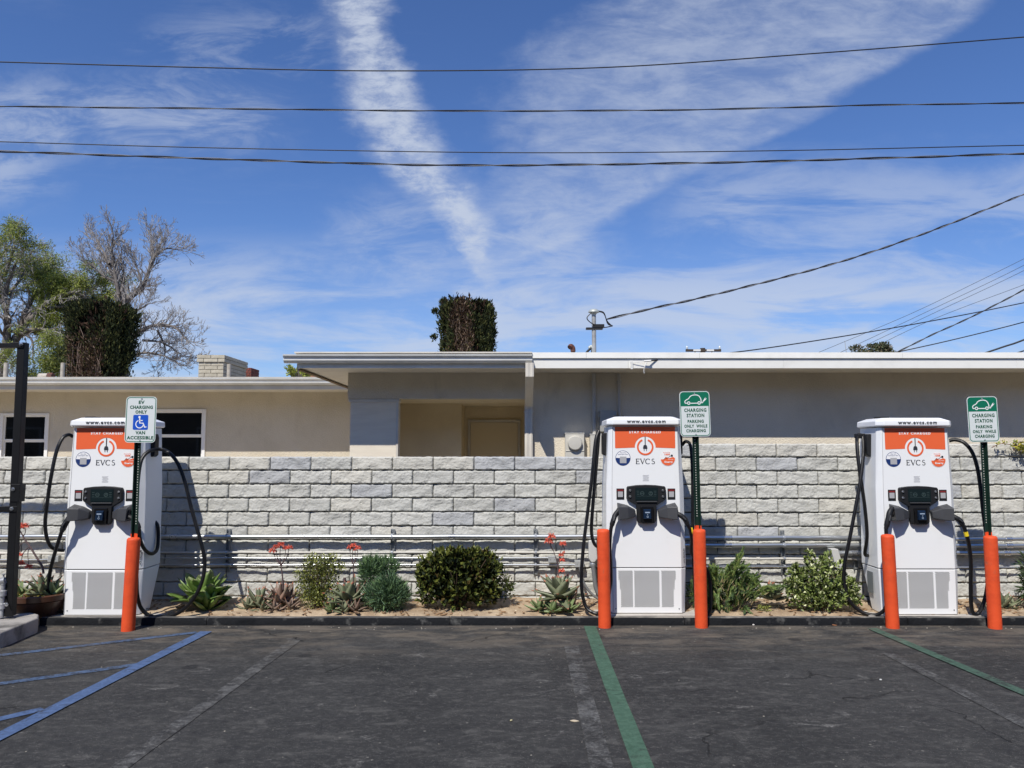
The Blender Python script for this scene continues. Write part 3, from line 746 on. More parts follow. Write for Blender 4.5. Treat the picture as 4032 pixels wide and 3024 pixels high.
g = MB(); g.cyl((0, 0, 0), (0, 0, .16), .028, 12); g.build('pipe', M_rust, t, smooth=True)
g = MB(); g.tube(catmull([(0, 0, .15), (-.005, 0, .20), (-.03, -.01, .225), (-.05, -.03, .205)]), [.036] * 24 + [.036], 12); g.build('hood', M_rust, t, smooth=True)
t = on_roof('conduit_elbow', 'black flexible conduit bending over at the foot of the service mast', 'conduit', 2300, 10.62)
g = MB(); g.tube(catmull([(-.005, 0, 0), (.02, 0, .09), (.08, 0, .16), (.12, 0, .175)]), .016, 10); g.build('bend', M_blk, t, smooth=True)
g = MB(); g.tube(catmull([(.07, 0, .175), (.10, 0, .20), (.125, -.02, .17), (.125, -.02, .11)]), .022, 10); g.build('fitting', mat('pale_zinc', (.62, .64, .60)), t, smooth=True)
g = MB(); g.cyl((.115, 0, 0), (.115, 0, .15), .018, 10); g.build('pipe', M_blk, t)
M_vent = mat('cream_vent_metal', (.48, .44, .37), .7, col2=(.36, .32, .26), ns=9)
for px, w_, top, lab in ((24, .045, 1430, 'plain grey vent pipe on the left roof beside the black post'), (247, .04, 1430, 'cream vent pipe with flared foot just left of the dark trimmed cypress')):
    t = on_roof('vent_pipe', lab, 'vent', px, 15.5); h = P(px, top, 15.5).z - ZR + .02
    g = MB(); g.lathe([(w_ * 1.9, 0), (w_ * 1.3, .05), (w_, .12), (w_, h), (w_ * .8, h + .005)], seg=14); g.build('pipe', M_vent, t, smooth=True)
t = on_roof('turbine_vent', 'squat cream roof vent with rusty sideways hood on the left roof', 'vent', 190, 15.5)
g = MB(); g.lathe([(.15, 0), (.14, .09), (.11, .15), (.11, .2), (.125, .2), (.12, .22)], seg=18); g.build('base', M_vent, t, smooth=True)
g = MB(); g.lathe([(.08, 0), (.09, .06), (.08, .10)], (-.02, .05, .24), 16, 'x'); g.build('hood', M_rust, t, smooth=True)
g = MB(); g.cyl((-.2, .05, .24), (-.02, .05, .24), .075, 14); g.build('pipe', M_vent, t, smooth=True)
t = on_roof('mushroom_vent', 'low dark mushroom vent in front of the trimmed cypress', 'vent', 487, 14.6)
g = MB(); g.lathe([(.07, 0), (.07, .09), (.12, .10)], seg=16); g.build('stem', M_vent, t, smooth=True)
g = MB(); g.lathe([(.14, .10), (.15, .12), (.05, .15)], seg=16); g.build('cap', M_rust, t, smooth=True)
# brick chimneys
def chimney(name, label, px0, px1, pytop, Y, depth, bw, bh, mats_, cap, pipe_=False):
    a = P(px0, pytop, Y); b = P(px1, pytop, Y); W_ = b.x - a.x; H = a.z - ZR + .05
    t = thing(name, label, 'chimney', (a.x, Y, ZR - .05))
    g = MB(); g.box(.012, W_ - .012, .012, depth - .012, 0, H - .03); g.build('mortar', mat('chimney_mortar', (.20, .17, .13), .95), t)
    rows = int(round(H / bh)); bh = H / rows; meshes = {}
    def brick(x, y, z, w, d, m):
        key = (round(w, 3), round(d, 3), m.name)
        if key not in meshes:
            g = MB(); g.box(0, w, 0, d, 0, bh - .010); meshes[key] = g.mesh('brick', m)
        o = bpy.data.objects.new('brick', meshes[key]); C.objects.link(o); o.parent = t; o.location = (x, y, z)
        bv = o.modifiers.new('b', 'BEVEL'); bv.width = .004; bv.segments = 1
    for r in range(rows):
        top = rows - 1 - r; ov = .03 if cap and top < 2 else 0
        z = r * bh + .004; n = max(2, int(round(W_ / bw))); step = (W_ + 2 * ov) / n
        cuts = [i * step for i in range(n + 1)] if r % 2 == 0 else [0] + [(i + .5) * step for i in range(n)] + [n * step]
        for i in range(len(cuts) - 1):
            brick(-ov + cuts[i] + .005, -ov + (rnd.random() - .5) * .004, z, cuts[i + 1] - cuts[i] - .010, .09, mats_[0])
        dd = depth + 2 * ov - .09; n = max(2, int(round(dd / bw))); step = dd / n
        cuts = [i * step for i in range(n + 1)] if r % 2 else [0] + [(i + .5) * step for i in range(n)] + [n * step]
        for i in range(len(cuts) - 1):
            brick(W_ + ov - .09 + (rnd.random() - .5) * .004, -ov + .09 + cuts[i] + .005, z, .09, cuts[i + 1] - cuts[i] - .010, mats_[0])
    return t
M_bk = mat('cream_painted_brick', (.50, .455, .36), .9, col2=(.42, .38, .29), ns=9, bump=.5, rand=.10)
M_rb = mat('red_brick', (.22, .060, .040), .9, col2=(.15, .045, .035), ns=9, bump=.5, rand=.15)
tch = chimney('chimney', 'wide cream painted brick chimney on the left wing of the house', 782, 882, 1397, 17.0, 1.45, .30, .085, [M_bk], True)
chimney('chimney', 'small red brick chimney peeking out right of the cream chimney', 966, 990, 1447, 19.0, .6, .20, .068, [M_rb], False)
t = thing('vent_pipe', 'thin cream vent pipe standing in front of the cream brick chimney', 'vent', (P(902, 1450, 16.6).x, 16.6, ZR - .02))
g = MB(); g.lathe([(.08, 0), (.055, .05), (.045, .14), (.045, P(902, 1430, 16.6).z - ZR)], seg=12); g.build('pipe', M_vent, t, smooth=True)

# distant terracotta roof corner
t = thing('neighbour_house', 'terracotta tiled roof corner showing over the left roof edge', 'house', (P(1225, 1480, 24).x, 24, 0))
g = MB(); g.prism_y([(-.55, 3.9), (.0, 4.14), (.25, 4.14), (1.3, 3.7)], 0, 3); g.build('roof', mat('terracotta', (.42, .19, .11), .9, col2=(.30, .12, .07), ns=10), t)
g = MB(); g.box(-.4, 1.2, .3, 2.8, 0, 3.8); g.build('wall', M_stucco, t)

# utility pole far off
t = thing('utility_pole', 'distant wooden utility pole whose crossarm shows above the white roof edge', 'pole', (P(2767, 1380, 42).x, 42, 0))
M_wood = mat('dark_pole_wood', (.055, .04, .03), .9)
zc = P(2767, 1381, 42).z
g = MB(); g.cyl((0, 0, 0), (0, 0, zc + .14), .14, 12); g.build('pole', M_wood, t)
hw_ = (P(2837, 1381, 42).x - P(2699, 1381, 42).x) / 2
g = MB(); g.box(-hw_, hw_, -.2, -.08, zc - .07, zc + .06); g.build('crossarm', M_wood, t)
for s_ in (-1, 1):
    g = MB(); g.tube([(s_ * .1, -.15, zc - .55), (s_ * hw_ * .5, -.15, zc - .07)], .03, 6); g.build('brace', M_wood, t)
    g = MB(); g.lathe([(.05, 0), (.07, .04), (.03, .06), (.06, .10), (.02, .18)], (s_ * hw_ * .93, -.14, zc + .06), 8); g.build('insulator', mat('pale_glass', (.6, .65, .65), .3), t)
    g = MB(); g.box(s_ * hw_ * .38 - .2, s_ * hw_ * .38 + .2, -.215, -.2, zc - .05, zc + .05); g.build('marker_tag', M_trim, t)

# ------------------------------------------------------------------ overhead wires
def wire(label, pts, Y, r, twist=False, ext=True, cat='power line', group=None, sheen=False, name='overhead_wire'):
    Ys = Y if hasattr(Y, '__len__') else [Y] * len(pts)
    q = [P(a, b, y) for (a, b), y in zip(pts, Ys)]
    if ext:
        q = [q[0] * 1.0 + (q[0] - q[1]) * .6] + q + [q[-1] + (q[-1] - q[-2]) * .8]
    c = catmull(q, 14); g = MB()
    if twist:
        L = [0]
        for i in range(1, len(c)): L.append(L[-1] + (c[i] - c[i - 1]).length)
        nst = int(L[-1] / .05); 
        def at(s_):
            lo = 0
            for i in range(1, len(L)):
                if L[i] >= s_: f_ = (s_ - L[i - 1]) / max(1e-6, L[i] - L[i - 1]); return c[i - 1].lerp(c[i], f_)
            return c[-1]
        cc_ = [at(L[-1] * i / nst) for i in range(nst + 1)]
        dd = (c[-1] - c[0]).normalized(); a_ = dd.cross(Vector((0, 0, 1))).normalized(); b_ = a_.cross(dd)
        for kk in range(2):
            g.cur = kk if sheen else 0
            g.tube([p + (a_ * math.cos(i * .05 / twist * 6.28 + kk * 3.14) + b_ * math.sin(i * .05 / twist * 6.28 + kk * 3.14)) * r * .75 for i, p in enumerate(cc_)], r * (.62 if kk else .8), 5)
    else: g.tube(c, r, 6)
    o = g.build(name, [mat('black_cable', (.014, .014, .016), .55), mat('bare_aluminium_wire', (.28, .28, .28), .35, .6)], smooth=True)
    return tag(o, label, cat, group)
GW = 'power lines across the sky'
wire('topmost thin power line sweeping across the whole sky', [(0, 244), (760, 265), (1513, 279), (2370, 266), (3200, 211), (4032, 146)], 12.0, .0095, group=GW)
wire('second power line from the top, thick and twisted', [(0, 419), (784, 427), (1823, 437), (2734, 432), (3400, 415), (4032, 406)], 12.3, .0115, twist=2.3, group=GW, sheen=True)
wire('thinnest line running just above the lowest thick cable', [(0, 558), (875, 583), (2005, 601), (3008, 594), (4032, 572)], 12.2, .008, group=GW)
wire('lowest and thickest twisted cable crossing the whole sky', [(0, 596), (1094, 634), (1823, 651), (2734, 642), (3500, 622), (4032, 605)], 12.4, .0150, twist=1.7, group=GW, sheen=True)
wire('twisted service drop running from the mast up to the right', [(2390, 1257), (2552, 1218), (2825, 1157), (3281, 1039), (3646, 917), (4032, 765)], [10.6, 10.8, 11.2, 11.8, 12.2, 12.6], .0125, twist=.75, ext=False, sheen=True, name='service_drop')
wire('thin cable anchored to the white fascia and rising to the right', [(2555, 1421), (2950, 1380), (3400, 1311), (3747, 1249), (4032, 1192), (4300, 1135)], [9.95, 10.6, 11.3, 11.9, 12.3, 12.7], .009, ext=False, name='phone_cable')
wire('steep twisted line rising from the far tree to the right edge', [(3522, 1392), (3677, 1315), (3816, 1252), (4032, 1141), (4300, 990)], 18, .014, twist=.8, ext=False)
wire('shallow line rising from the far tree to the right edge', [(3522, 1389), (3747, 1339), (4032, 1268), (4300, 1190)], 18.5, .014, ext=False)
wire('thick black line low at the right edge over the roof', [(3820, 1410), (3950, 1366), (4032, 1338), (4300, 1230)], 16, .020, ext=False)
wire('short black line in the corner over the roof at right', [(3940, 1408), (4032, 1381), (4300, 1290)], 16.4, .016, ext=False)
GF = 'faint far wires at right'
for lab, pts in zip(('faint far wire, outermost left of the four fanning to the right edge', 'faint far wire, second from the left of the four fanning to the right edge', 'faint far wire, third from the left of the four fanning to the right edge', 'faint far wire, lowest of the four fanning to the right edge'), ([(3213, 1392), (3580, 1238), (3868, 1100), (4100, 985)], [(3300, 1392), (3640, 1232), (3920, 1100), (4100, 1010)], [(3340, 1392), (3700, 1222), (3965, 1098), (4100, 1030)], [(3390, 1392), (3677, 1256), (4032, 1121), (4200, 1055)])):
    wire(lab, pts, 60, .018, ext=False, group=GF)

# ------------------------------------------------------------------ unseen building added behind the camera to block low sky light; windows reflect it
t = thing('sky_blocking_building', 'unseen two storey building added behind the viewer to block low sky light', 'building', (0, -11.5, 0))
M_blocker = mat('dark_blocker_stucco', (.24, .20, .16), .95, col2=(.20, .165, .13), ns=1)  # kept dark so the added building bounces little light
g = MB(); g.box(-34, 34, -9, 0, 0, 8.2); g.build('wall', M_blocker, t)
g = MB(); g.box(-34.4, 34.4, -9.4, .5, 8.2, 8.6); g.build('parapet', M_stucco, t)
for i in range(12):
    x = -33 + i * 5.6
    for z0, z1 in ((.9, 2.9), (4.9, 6.5)):
        g = MB(); g.box(x, x + 3.2, .0, .05, z0, z1); w_ = g.build('window', M_vinyl, t)
        g = MB(); g.box(x + .08, x + 3.12, .052, .06, z0 + .08, z1 - .08); g.build('pane', M_glass, w_)

# ================================================================== CHARGERS
M_cab = mat('white_cabinet_paint', (0.82, 0.83, 0.83), 0.32, col2=(0.77, 0.775, 0.775), ns=3.0, thr=(.5, .85), bump=.05, bs=200, col3=(.55, .53, .50), ns3=4.5, thr3=(.62, .80), a3=.35)
M_cab2 = mat('white_cap_paint', (0.82, 0.83, 0.84), 0.3)
M_groove = mat('dark_gap', (0.03, 0.03, 0.035), .8)
M_org = mat('orange_vinyl', (0.80, 0.135, 0.045), .4)
M_wht = mat('white_vinyl', (0.84, 0.84, 0.84), .4)
M_char = mat('charcoal_print', (0.028, 0.032, 0.042), .5)
M_plast = mat('charcoal_plastic', (0.014, 0.0145, 0.016), .5, bump=.15, bs=300, spec=.3)
M_plast2 = mat('grey_moulded_plastic', (0.045, 0.046, 0.050), .48, bump=.15, bs=300)
M_scr = mat('screen_glass', (0.010, 0.018, 0.020), .06)
M_scr2 = mat('dim_screen_print', (0.05, 0.075, 0.075), .3)
M_chrome = mat('bright_metal', (0.62, 0.63, 0.64), .22, .9)
M_navy = mat('navy_print', (0.010, 0.035, 0.15), .45)
M_cable = mat('black_charging_cable', (0.006, 0.006, 0.007), .42, col2=(0.020, .020, .020), ns=6, thr=(.5, .8), bump=.1, bs=60, spec=.35)
M_hole = mat('perforation_black', (0.012, 0.012, 0.014), .8)
M_plinth = mat('cast_concrete_plinth', (0.50, 0.475, 0.43), .9, col2=(.40, .37, .33), ns=4, bump=.4, bs=60)
def sect(flat, outer, D, z, y0=0.0, ch=0.055):
    return [(-flat, y0, z), (flat, y0, z), (outer, y0 + ch, z), (outer, D, z), (outer - .03, D + .02, z), (-outer + .03, D + .02, z), (-outer, D, z), (-outer, y0 + ch, z)]
def make_charger(label, loc):
    t = thing('charging_station', label, 'car charger', loc, 'white electric car chargers in front of the block wall')
    g = MB(); g.loft([sect(.351, .392, .26, .004), sect(.352, .393, .27, .03), sect(.357, .408, .42, .452)]); g.build('lower_cabinet', M_cab, t, bevel=.006)
    g = MB(); g.loft([sect(.340, .385, .40, .448, .012), sect(.340, .385, .40, .470, .012)]); g.build('seam', M_groove, t)
    g = MB(); g.loft([sect(.358, .410, .425, .460), sect(.352, .402, .425, 1.28), sect(.338, .372, .425, 1.905)]); g.build('upper_cabinet', M_cab, t, bevel=.006)
    # thin vertical joint lines down the front
    for s_ in (-1, 1):
        g = MB()
        for (a, z0, b, z1) in ((.357, .47, .352, 1.28), (.352, 1.28, .338, 1.895), (.352, .02, .357, .45)):
            g.add([(s_ * (a - .001), -.0012, z0), (s_ * (a - .005), -.0012, z0), (s_ * (b - .005), -.0012, z1), (s_ * (b - .001), -.0012, z1)], [(0, 1, 2, 3)])
        o_ = g.build('joint_line', mat('fine_joint_grey', (.30, .31, .33), .6), t); o_['kind'] = 'stuff'
    g = MB()
    g.loft([sect(.335, .392, .44, 1.912, -.045, .075), sect(.340, .398, .445, 1.925, -.055, .075), sect(.338, .394, .445, 1.972, -.052, .075), sect(.27, .31, .40, 2.004, .01, .05)])
    g.build('roof_cap', M_cab2, t, bevel=.006)
    g = MB(); g.box(-.30, -.20, .12, .24, 2.0, 2.02); g.build('roof_latch', M_plast, t)
    # red banner with arch cut for the logo
    yf = -.0015; g = MB()
    top = 1.897; cz = 1.690; rc = .107
    pts = [(-.312, top), (-.312, 1.690), (-.305, 1.680)] 
    a0 = math.asin((1.684 - cz) / rc)
    xs_ = math.sqrt(rc ** 2 - (1.684 - cz) ** 2)
    arc = [(rc * math.cos(a), cz + rc * math.sin(a)) for a in [math.pi + .06 - i * (math.pi + .12) / 24 for i in range(25)]]
    pl = pts + arc + [(.305, 1.680), (.312, 1.690), (.312, top)]
    # triangulate as strips: left, right and top bands around the arch
    vs = []; fs = []
    for (x, z) in arc: vs += [(x, yf, z), (x, yf, top)]
    for i in range(24): fs.append((2 * i, 2 * i + 1, 2 * i + 3, 2 * i + 2))
    g.add(vs, fs)
    xa, za = arc[0]; g.add([(-.312, yf, top), (xa, yf, top), (xa, yf, za), (-.306, yf, 1.676), (-.312, yf, 1.683)], [(0, 1, 2, 3, 4)])
    xa, za = arc[-1]; g.add([(.312, yf, top), (xa, yf, top), (xa, yf, za), (.306, yf, 1.676), (.312, yf, 1.683)], [(0, 1, 2, 3, 4)])
    g.build('orange_banner', M_org, t)
    lg = MB(); lg.disc(0.0, cz + .0, .086, -.002, r2=.068, a0=112, a1=428, seg=40); o = lg.build('plug_logo', M_org, t)
    g = MB(); g.ribbon([(0, cz + .105), (0, cz + .01)], .009, -.003)
    g.prism_y([(-.018, cz + .012), (-.012, cz + .020), (.012, cz + .020), (.018, cz + .012), (.022, cz - .005), (.022, cz - .018), (-.022, cz - .018), (-.022, cz - .005)], -.002, -.0034)
    g.ribbon([(-.012, cz - .018), (-.012, cz - .040)], .006, -.003); g.ribbon([(.012, cz - .018), (.012, cz - .040)], .006, -.003)
    g.build('plug_symbol', M_char, t)
    text('www.evcs.com', .046, M_char, t, 0.005, -.0575, 1.949, width=.40, bold=.0014, spacing=1.25, cap=.026)
    text('STAY CHARGED', .033, M_wht, t, 0.0, -.0022, 1.843, width=.33, bold=.0012, spacing=1.25, cap=.026)
    # serif EVCS drawn as strokes
    g = MB(); y = -.0022; h = .054; zb_ = 1.515; T, th = .0085, .0036
    def st_(pts, w): g.ribbon(pts, w, y)
    x = -.100
    st_([(x + .008, zb_), (x + .008, zb_ + h)], T); st_([(x, zb_ + h - .002), (x + .036, zb_ + h - .002)], th); st_([(x, zb_ + .002), (x + .037, zb_ + .002)], th); st_([(x + .008, zb_ + h * .52), (x + .028, zb_ + h * .52)], th)
    st_([(x + .035, zb_ + h), (x + .035, zb_ + h - .010)], th); st_([(x + .036, zb_), (x + .036, zb_ + .011)], th); st_([(x + .028, zb_ + h * .52 + .006), (x + .028, zb_ + h * .52 - .006)], th)
    x = -.056
    st_([(x + .006, zb_ + h), (x + .027, zb_)], T); st_([(x + .026, zb_ + .001), (x + .046, zb_ + h)], th + .0006); st_([(x - .002, zb_ + h - .001), (x + .014, zb_ + h - .001)], .003); st_([(x + .038, zb_ + h - .001), (x + .053, zb_ + h - .001)], .003)
    def arcst(cx, cz_, rx, rz, a0, a1, w0, w1):
        n = 16; 
        for i in range(n):
            aa, bb = R(a0 + (a1 - a0) * i / n), R(a0 + (a1 - a0) * (i + 1) / n); w = w0 + (w1 - w0) * abs(math.cos((aa + bb) / 2))
            g.ribbon([(cx + rx * math.cos(aa), cz_ + rz * math.sin(aa)), (cx + rx * math.cos(bb), cz_ + rz * math.sin(bb))], w, y)
    arcst(.026, zb_ + h / 2, .024, h / 2 - .001, 48, 312, .003, .0085); st_([(.043, zb_ + h - .002), (.043, zb_ + h - .014)], .003)
    arcst(.080, zb_ + h * .755, .0125, h * .225, 38, 285, .0035, .0060); arcst(.079, zb_ + h * .28, .0150, h * .26, -150, 98, .0035, .0065)
    g.build('serif_lettering', M_char, t)
    # round stickers
    cxs, czs, rs_ = -.232, 1.575, .078
    s1 = MB(); s1.disc(cxs, czs, rs_, -.0015); s1 = s1.build('round_sticker', M_navy, t)
    g = MB(); g.disc(cxs, czs, rs_ - .005, -.0022, a0=2, a1=178, seg=20); g.build('sticker_print', M_wht, s1)
    g = MB(); g.box(cxs - .032, cxs + .036, -.0036, -.0030, czs - .052, czs + .016); g.build('sticker_print', mat('mid_print', (.40, .40, .41), .5), s1)
    text('Save with', .016, M_navy, s1, cxs, -.0032, czs + .055, width=.055); text('Subscription Plans', .016, M_navy, s1, cxs, -.0032, czs + .038, width=.105)
    cxs, rs_ = .232, .078
    s2 = MB(); s2.disc(cxs, czs - .003, rs_, -.0015); s2 = s2.build('round_sticker', mat('pale_pink_rim', (.80, .70, .68), .4), t)
    g = MB(); g.disc(cxs, czs - .003, rs_ - .003, -.0022); g.build('sticker_print', M_wht, s2)
    g = MB(); n = 18; pts = []
    for i in range(n + 1):
        a = R(-172 + (172 - 10 + 12) * i / n); pts.append((cxs + (rs_ - .004) * math.cos(a), czs - .003 + (rs_ - .004) * math.sin(a)))
    pts += [(cxs + .055, czs + .012), (cxs + .010, czs - .002), (cxs - .018, czs + .012), (cxs - .040, czs - .012)]
    g.prism_y(pts, -.0026, -.0032); g.build('sticker_print', M_org, s2)
    g = MB(); g.ribbon([(cxs - .045, czs - .018), (cxs - .018, czs + .012), (cxs - .022, czs - .008), (cxs + .03, czs + .022)], .004, -.0036); g.disc(cxs + .042, czs + .025, .012, -.0036, seg=12); g.build('sticker_print', M_char, s2)
    text('Powered By', .014, M_org, s2, cxs - .01, -.0036, czs + .056, width=.07); text('100%', .024, M_org, s2, cxs - .005, -.0036, czs + .036, width=.058, bold=.0008)
    text('Renewable', .012, M_wht, s2, cxs + .03, -.0040, czs - .014, width=.055); text('Energy', .024, M_wht, s2, cxs + .008, -.0040, czs - .040, width=.085, bold=.0008)
    # faint notice
    g = MB()
    for i in range(7): g.box(-.030 + (.006 if i in (2, 4) else 0), .034 - (.008 if i % 3 == 1 else 0), -.0012, -.0020, 1.398 - i * .0095, 1.401 - i * .0095)
    g.build('fine_print_notice', mat('faint_print', (.50, .50, .52), .5), t)
    # side labels, code left out
    for s_ in (-1, 1):
        g = MB(); g.box(s_ * .263 - .040, s_ * .263 + .040, -.004, -.0005, 1.150, 1.263); o = g.build('instruction_label', M_plast, t, bevel=.002)
        g = MB(); g.box(s_ * .263 - .026, s_ * .263 + .026, -.0052, -.0045, 1.176, 1.232); g.build('label_print', mat('mid_print', (.40, .40, .41), .5), o)
        g = MB(); g.box(s_ * .263 - .030, s_ * .263 + .030, -.0052, -.0045, 1.245, 1.250); g.box(s_ * .263 - .034, s_ * .263 + .034, -.0052, -.0045, 1.237, 1.240); g.build('label_print', mat('dark_red_print', (.40, .03, .03), .5), o)
    # console
    out = [(-.200, 1.272), (-.190, 1.286), (-.100, 1.298), (0, 1.302), (.100, 1.298), (.190, 1.286), (.200, 1.272), (.203, 1.165), (.192, 1.148), (.104, 1.092), (.098, .935), (.078, .912), (-.078, .912), (-.098, .935), (-.104, 1.092), (-.192, 1.148), (-.203, 1.165)]
    g = MB(); g.loft([[(x, 0.004, z) for x, z in out], [(x, -.028, z) for x, z in out], [(x * .975, -.040, 1.12 + (z - 1.12) * .975) for x, z in out]])
    con = g.build('console', M_plast, t, bevel=.003)
    g = MB(); g.box(-.116, .116, -.0440, -.0385, 1.142, 1.272); g.box(-.108, .108, -.046, -.044, 1.150, 1.265); g.build('display', M_scr, con)
    g = MB(); g.disc(-.045, 1.215, .021, -.0465, r2=.016, seg=16); g.disc(.042, 1.215, .021, -.0465, r2=.016, seg=16)
    for i in range(3):
        g.box(-.100, -.075, -.0467, -.0462, 1.236 - i * .018, 1.240 - i * .018); g.box(.074, .100, -.0467, -.0462, 1.236 - i * .018, 1.240 - i * .018)
    g.box(-.100, .100, -.0467, -.0462, 1.186, 1.188); g.box(-.058, -.032, -.0467, -.0462, 1.212, 1.217); g.box(.03, .055, -.0467, -.0462, 1.205, 1.208); g.box(.036, .049, -.0467, -.0462, 1.216, 1.226)
    g.build('display_print', M_scr2, con)
    g = MB(); g.box(-.104, .104, -.056, -.038, 1.126, 1.137); g.build('display_ledge', M_plast2, con, bevel=.002)
    for sx in (-.168, .168):
        for z in (1.244, 1.182):
            g = MB(); g.lathe([(.013, 0), (.013, -.006), (.009, -.012), (.004, -.012)], (sx, -.040, z), 14, 'y'); g.build('button', M_chrome, con, smooth=True)
    g = MB(); rp = [(-.064, 1.082), (.064, 1.082), (.068, 1.070), (.064, .925), (.052, .912), (-.052, .912), (-.064, .925), (-.068, 1.070)]
    g.loft([[(x, -.038, z) for x, z in rp], [(x * .97, -.062, z) for x, z in rp]]); cr = g.build('card_reader', mat('gloss_black', (.008, .008, .009), .12), con, bevel=.004)
    g = MB(); g.loft([[(-.040, -.061, 1.058), (.040, -.061, 1.058), (.043, -.061, .955), (-.043, -.061, .955)], [(-.036, -.078, 1.048), (.036, -.078, 1.048), (.038, -.090, .962), (-.038, -.090, .962)]]); g.build('reader_face', mat('dark_blue_glass', (.008, .018, .040), .15), con, bevel=.003)
    g = MB(); g.box(-.024, .024, -.0845, -.080, 1.018, 1.030); g.disc(0, .982, .010, -.0885, r2=.006, seg=14, th=.001); g.disc(0, 1.003, .007, -.086, seg=3, th=.001); g.build('reader_print', mat('pale_blue_print', (.30, .38, .48), .4), con)
    # connector holsters
    for s_ in (-1, 1):
        zc0, zc1 = (1.052, .968); zo0, zo1 = (1.122, .948)
        g = MB()
        inner = [(s_ * .115, -.002, zc0), (s_ * .115, -.050, zc0 - .010), (s_ * .118, -.055, zc1 + .010), (s_ * .125, -.002, zc1)]
        mid = [(s_ * .200, -.002, zc0 + .045), (s_ * .200, -.105, zc0 + .028), (s_ * .200, -.115, zc1 - .006), (s_ * .205, -.002, zc1 - .014)]
        outer = [(s_ * .300, -.002, zo0), (s_ * .302, -.128, zo0 - .038), (s_ * .296, -.140, zo1 + .006), (s_ * .290, -.002, zo1)]
        g.loft([inner, mid, outer]); h = g.build('holster', M_plast2, t, bevel=.007, segs=3)
        g = MB(); g.lathe([(.038, 0), (.040, s_ * .010), (.033, s_ * .016), (.030, s_ * .006)], (s_ * .294, -.068, 1.030), 16, 'x'); g.build('socket_ring', M_hole, h, smooth=True)
        # side cable bracket
        g = MB(); g.prism_y([(s_ * .37, 1.84), (s_ * .415, 1.84), (s_ * .425, 1.80), (s_ * .425, 1.62), (s_ * .405, 1.60), (s_ * .37, 1.60)], .16, .26); g.build('cable_bracket', M_plast, t, bevel=.008)
    # perforated vents
    g = MB(); ht = MB(); wd = .0121; hh = wd * .866; r_ = .0045
    z_lo, z_hi = .050, .425
    rows = int((z_hi - z_lo) / hh)
    for part_, (xa, xb) in enumerate(((-.300, -.144), (-.127, .135), (.150, .306))):
        V = []; F = []
        for j in range(rows):
            z = z_hi - j * hh; tt = j / rows
            a, b = xa, xb
            if part_ == 0: a = xa + .028 * min(1, tt * 1.6)
            if part_ == 2: b = xb - .028 * min(1, tt * 1.6)
            n = int((b - a) / wd)
            x0 = (a if part_ == 2 else b - n * wd) if part_ != 1 else a
            for i in range(n):
                x = x0 + (i + (.5 if j % 2 else 0)) * wd
                base = len(V)
                V += [(x + r_ * math.cos(q * 1.0472 + .52), -.0012, z + r_ * math.sin(q * 1.0472 + .52)) for q in range(6)]
                F.append([base + q for q in range(6)])
        o = np_mesh('vent_grille', np.array(V), np.array(F), M_hole, parent=t); o['kind'] = 'stuff'
    for sx in (-.322, .322):
        g = MB(); g.lathe([(.0065, 0), (.0065, -.002), (.002, -.003)], (sx, -.001, .048), 10, 'y'); g.build('screw', mat('grey_screw', (.12, .12, .13), .4), t)
    # maker's lettering running up the right bevel
    me_ = text_mesh('TRITIUM', .030, M_char, width=.098, bold=.0006)
    o = bpy.data.objects.new('lettering', me_); C.objects.link(o); o.parent = t
    bev = math.atan2(.055, .052); o.matrix_local = Matrix.Translation((.388, .0245, .60)) @ Matrix.Rotation(bev * .98, 4, 'Z') @ Matrix.Rotation(R(90), 4, 'X') @ Matrix.Rotation(R(90), 4, 'Z')
    g = MB(); 
    for i in range(6):
        a0_, a1_ = R(60 * i + 8), R(60 * i + 52); g.prism_y([(.012 * math.cos(a0_), .012 * math.sin(a0_)), (.012 * math.cos(a1_), .012 * math.sin(a1_)), (.006 * math.cos(a1_), .006 * math.sin(a1_)), (.006 * math.cos(a0_), .006 * math.sin(a0_))], 0, -.0006)
    g.prism_y([(-.010, -.012), (0, -.024), (.010, -.012), (0, -.016)], 0, -.0006)
    o = g.build('maker_emblem', M_char, t); o.matrix_local = Matrix.Translation((.3875, .0235, .528)) @ Matrix.Rotation(bev * .98, 4, 'Z')
    # grey data plate low on the left flank
    g = MB(); g.box(-.4135, -.4120, .17, .30, .18, .40); o = g.build('data_plate', mat('grey_data_plate', (.16, .18, .19), .4), t)
    o.matrix_local = Matrix.Translation((0, 0, 0))
    # smudges are in the paint
    return t
YC = [7.965, 8.0, 8.0]
PXC = [389, 2550, 3633]; PYB = [2424, 2416, 2421]
locs = []
for px, py, y in zip(PXC, PYB, YC):
    q = P(px, py, y); locs.append(q)
c2 = make_charger('white car charger in the middle bay, its cables hanging down both sides', locs[1])
c1 = dup(c2, locs[0], 'white car charger farthest left, partly hidden behind the blue wheelchair sign')
c3 = dup(c2, locs[2], 'white car charger farthest right, showing its left flank beside the pale variegated bush')
for q, w in zip(locs, (0.62, .55, .58)):
    t = MB(); t.box(-w + .02, w, 7.952 - q.y, .55, -.03 - q.z, -.001); o = t.build('concrete_plinth', M_plinth, bevel=.01); o.location = q
for o, lab in zip([o for o in bpy.data.objects if o.name.startswith('concrete_plinth')], ('pale concrete slab under the farthest left charger', 'pale concrete slab under the middle charger', 'pale concrete slab under the farthest right charger')):
    tag(o, lab, 'slab', 'concrete slabs under the chargers')

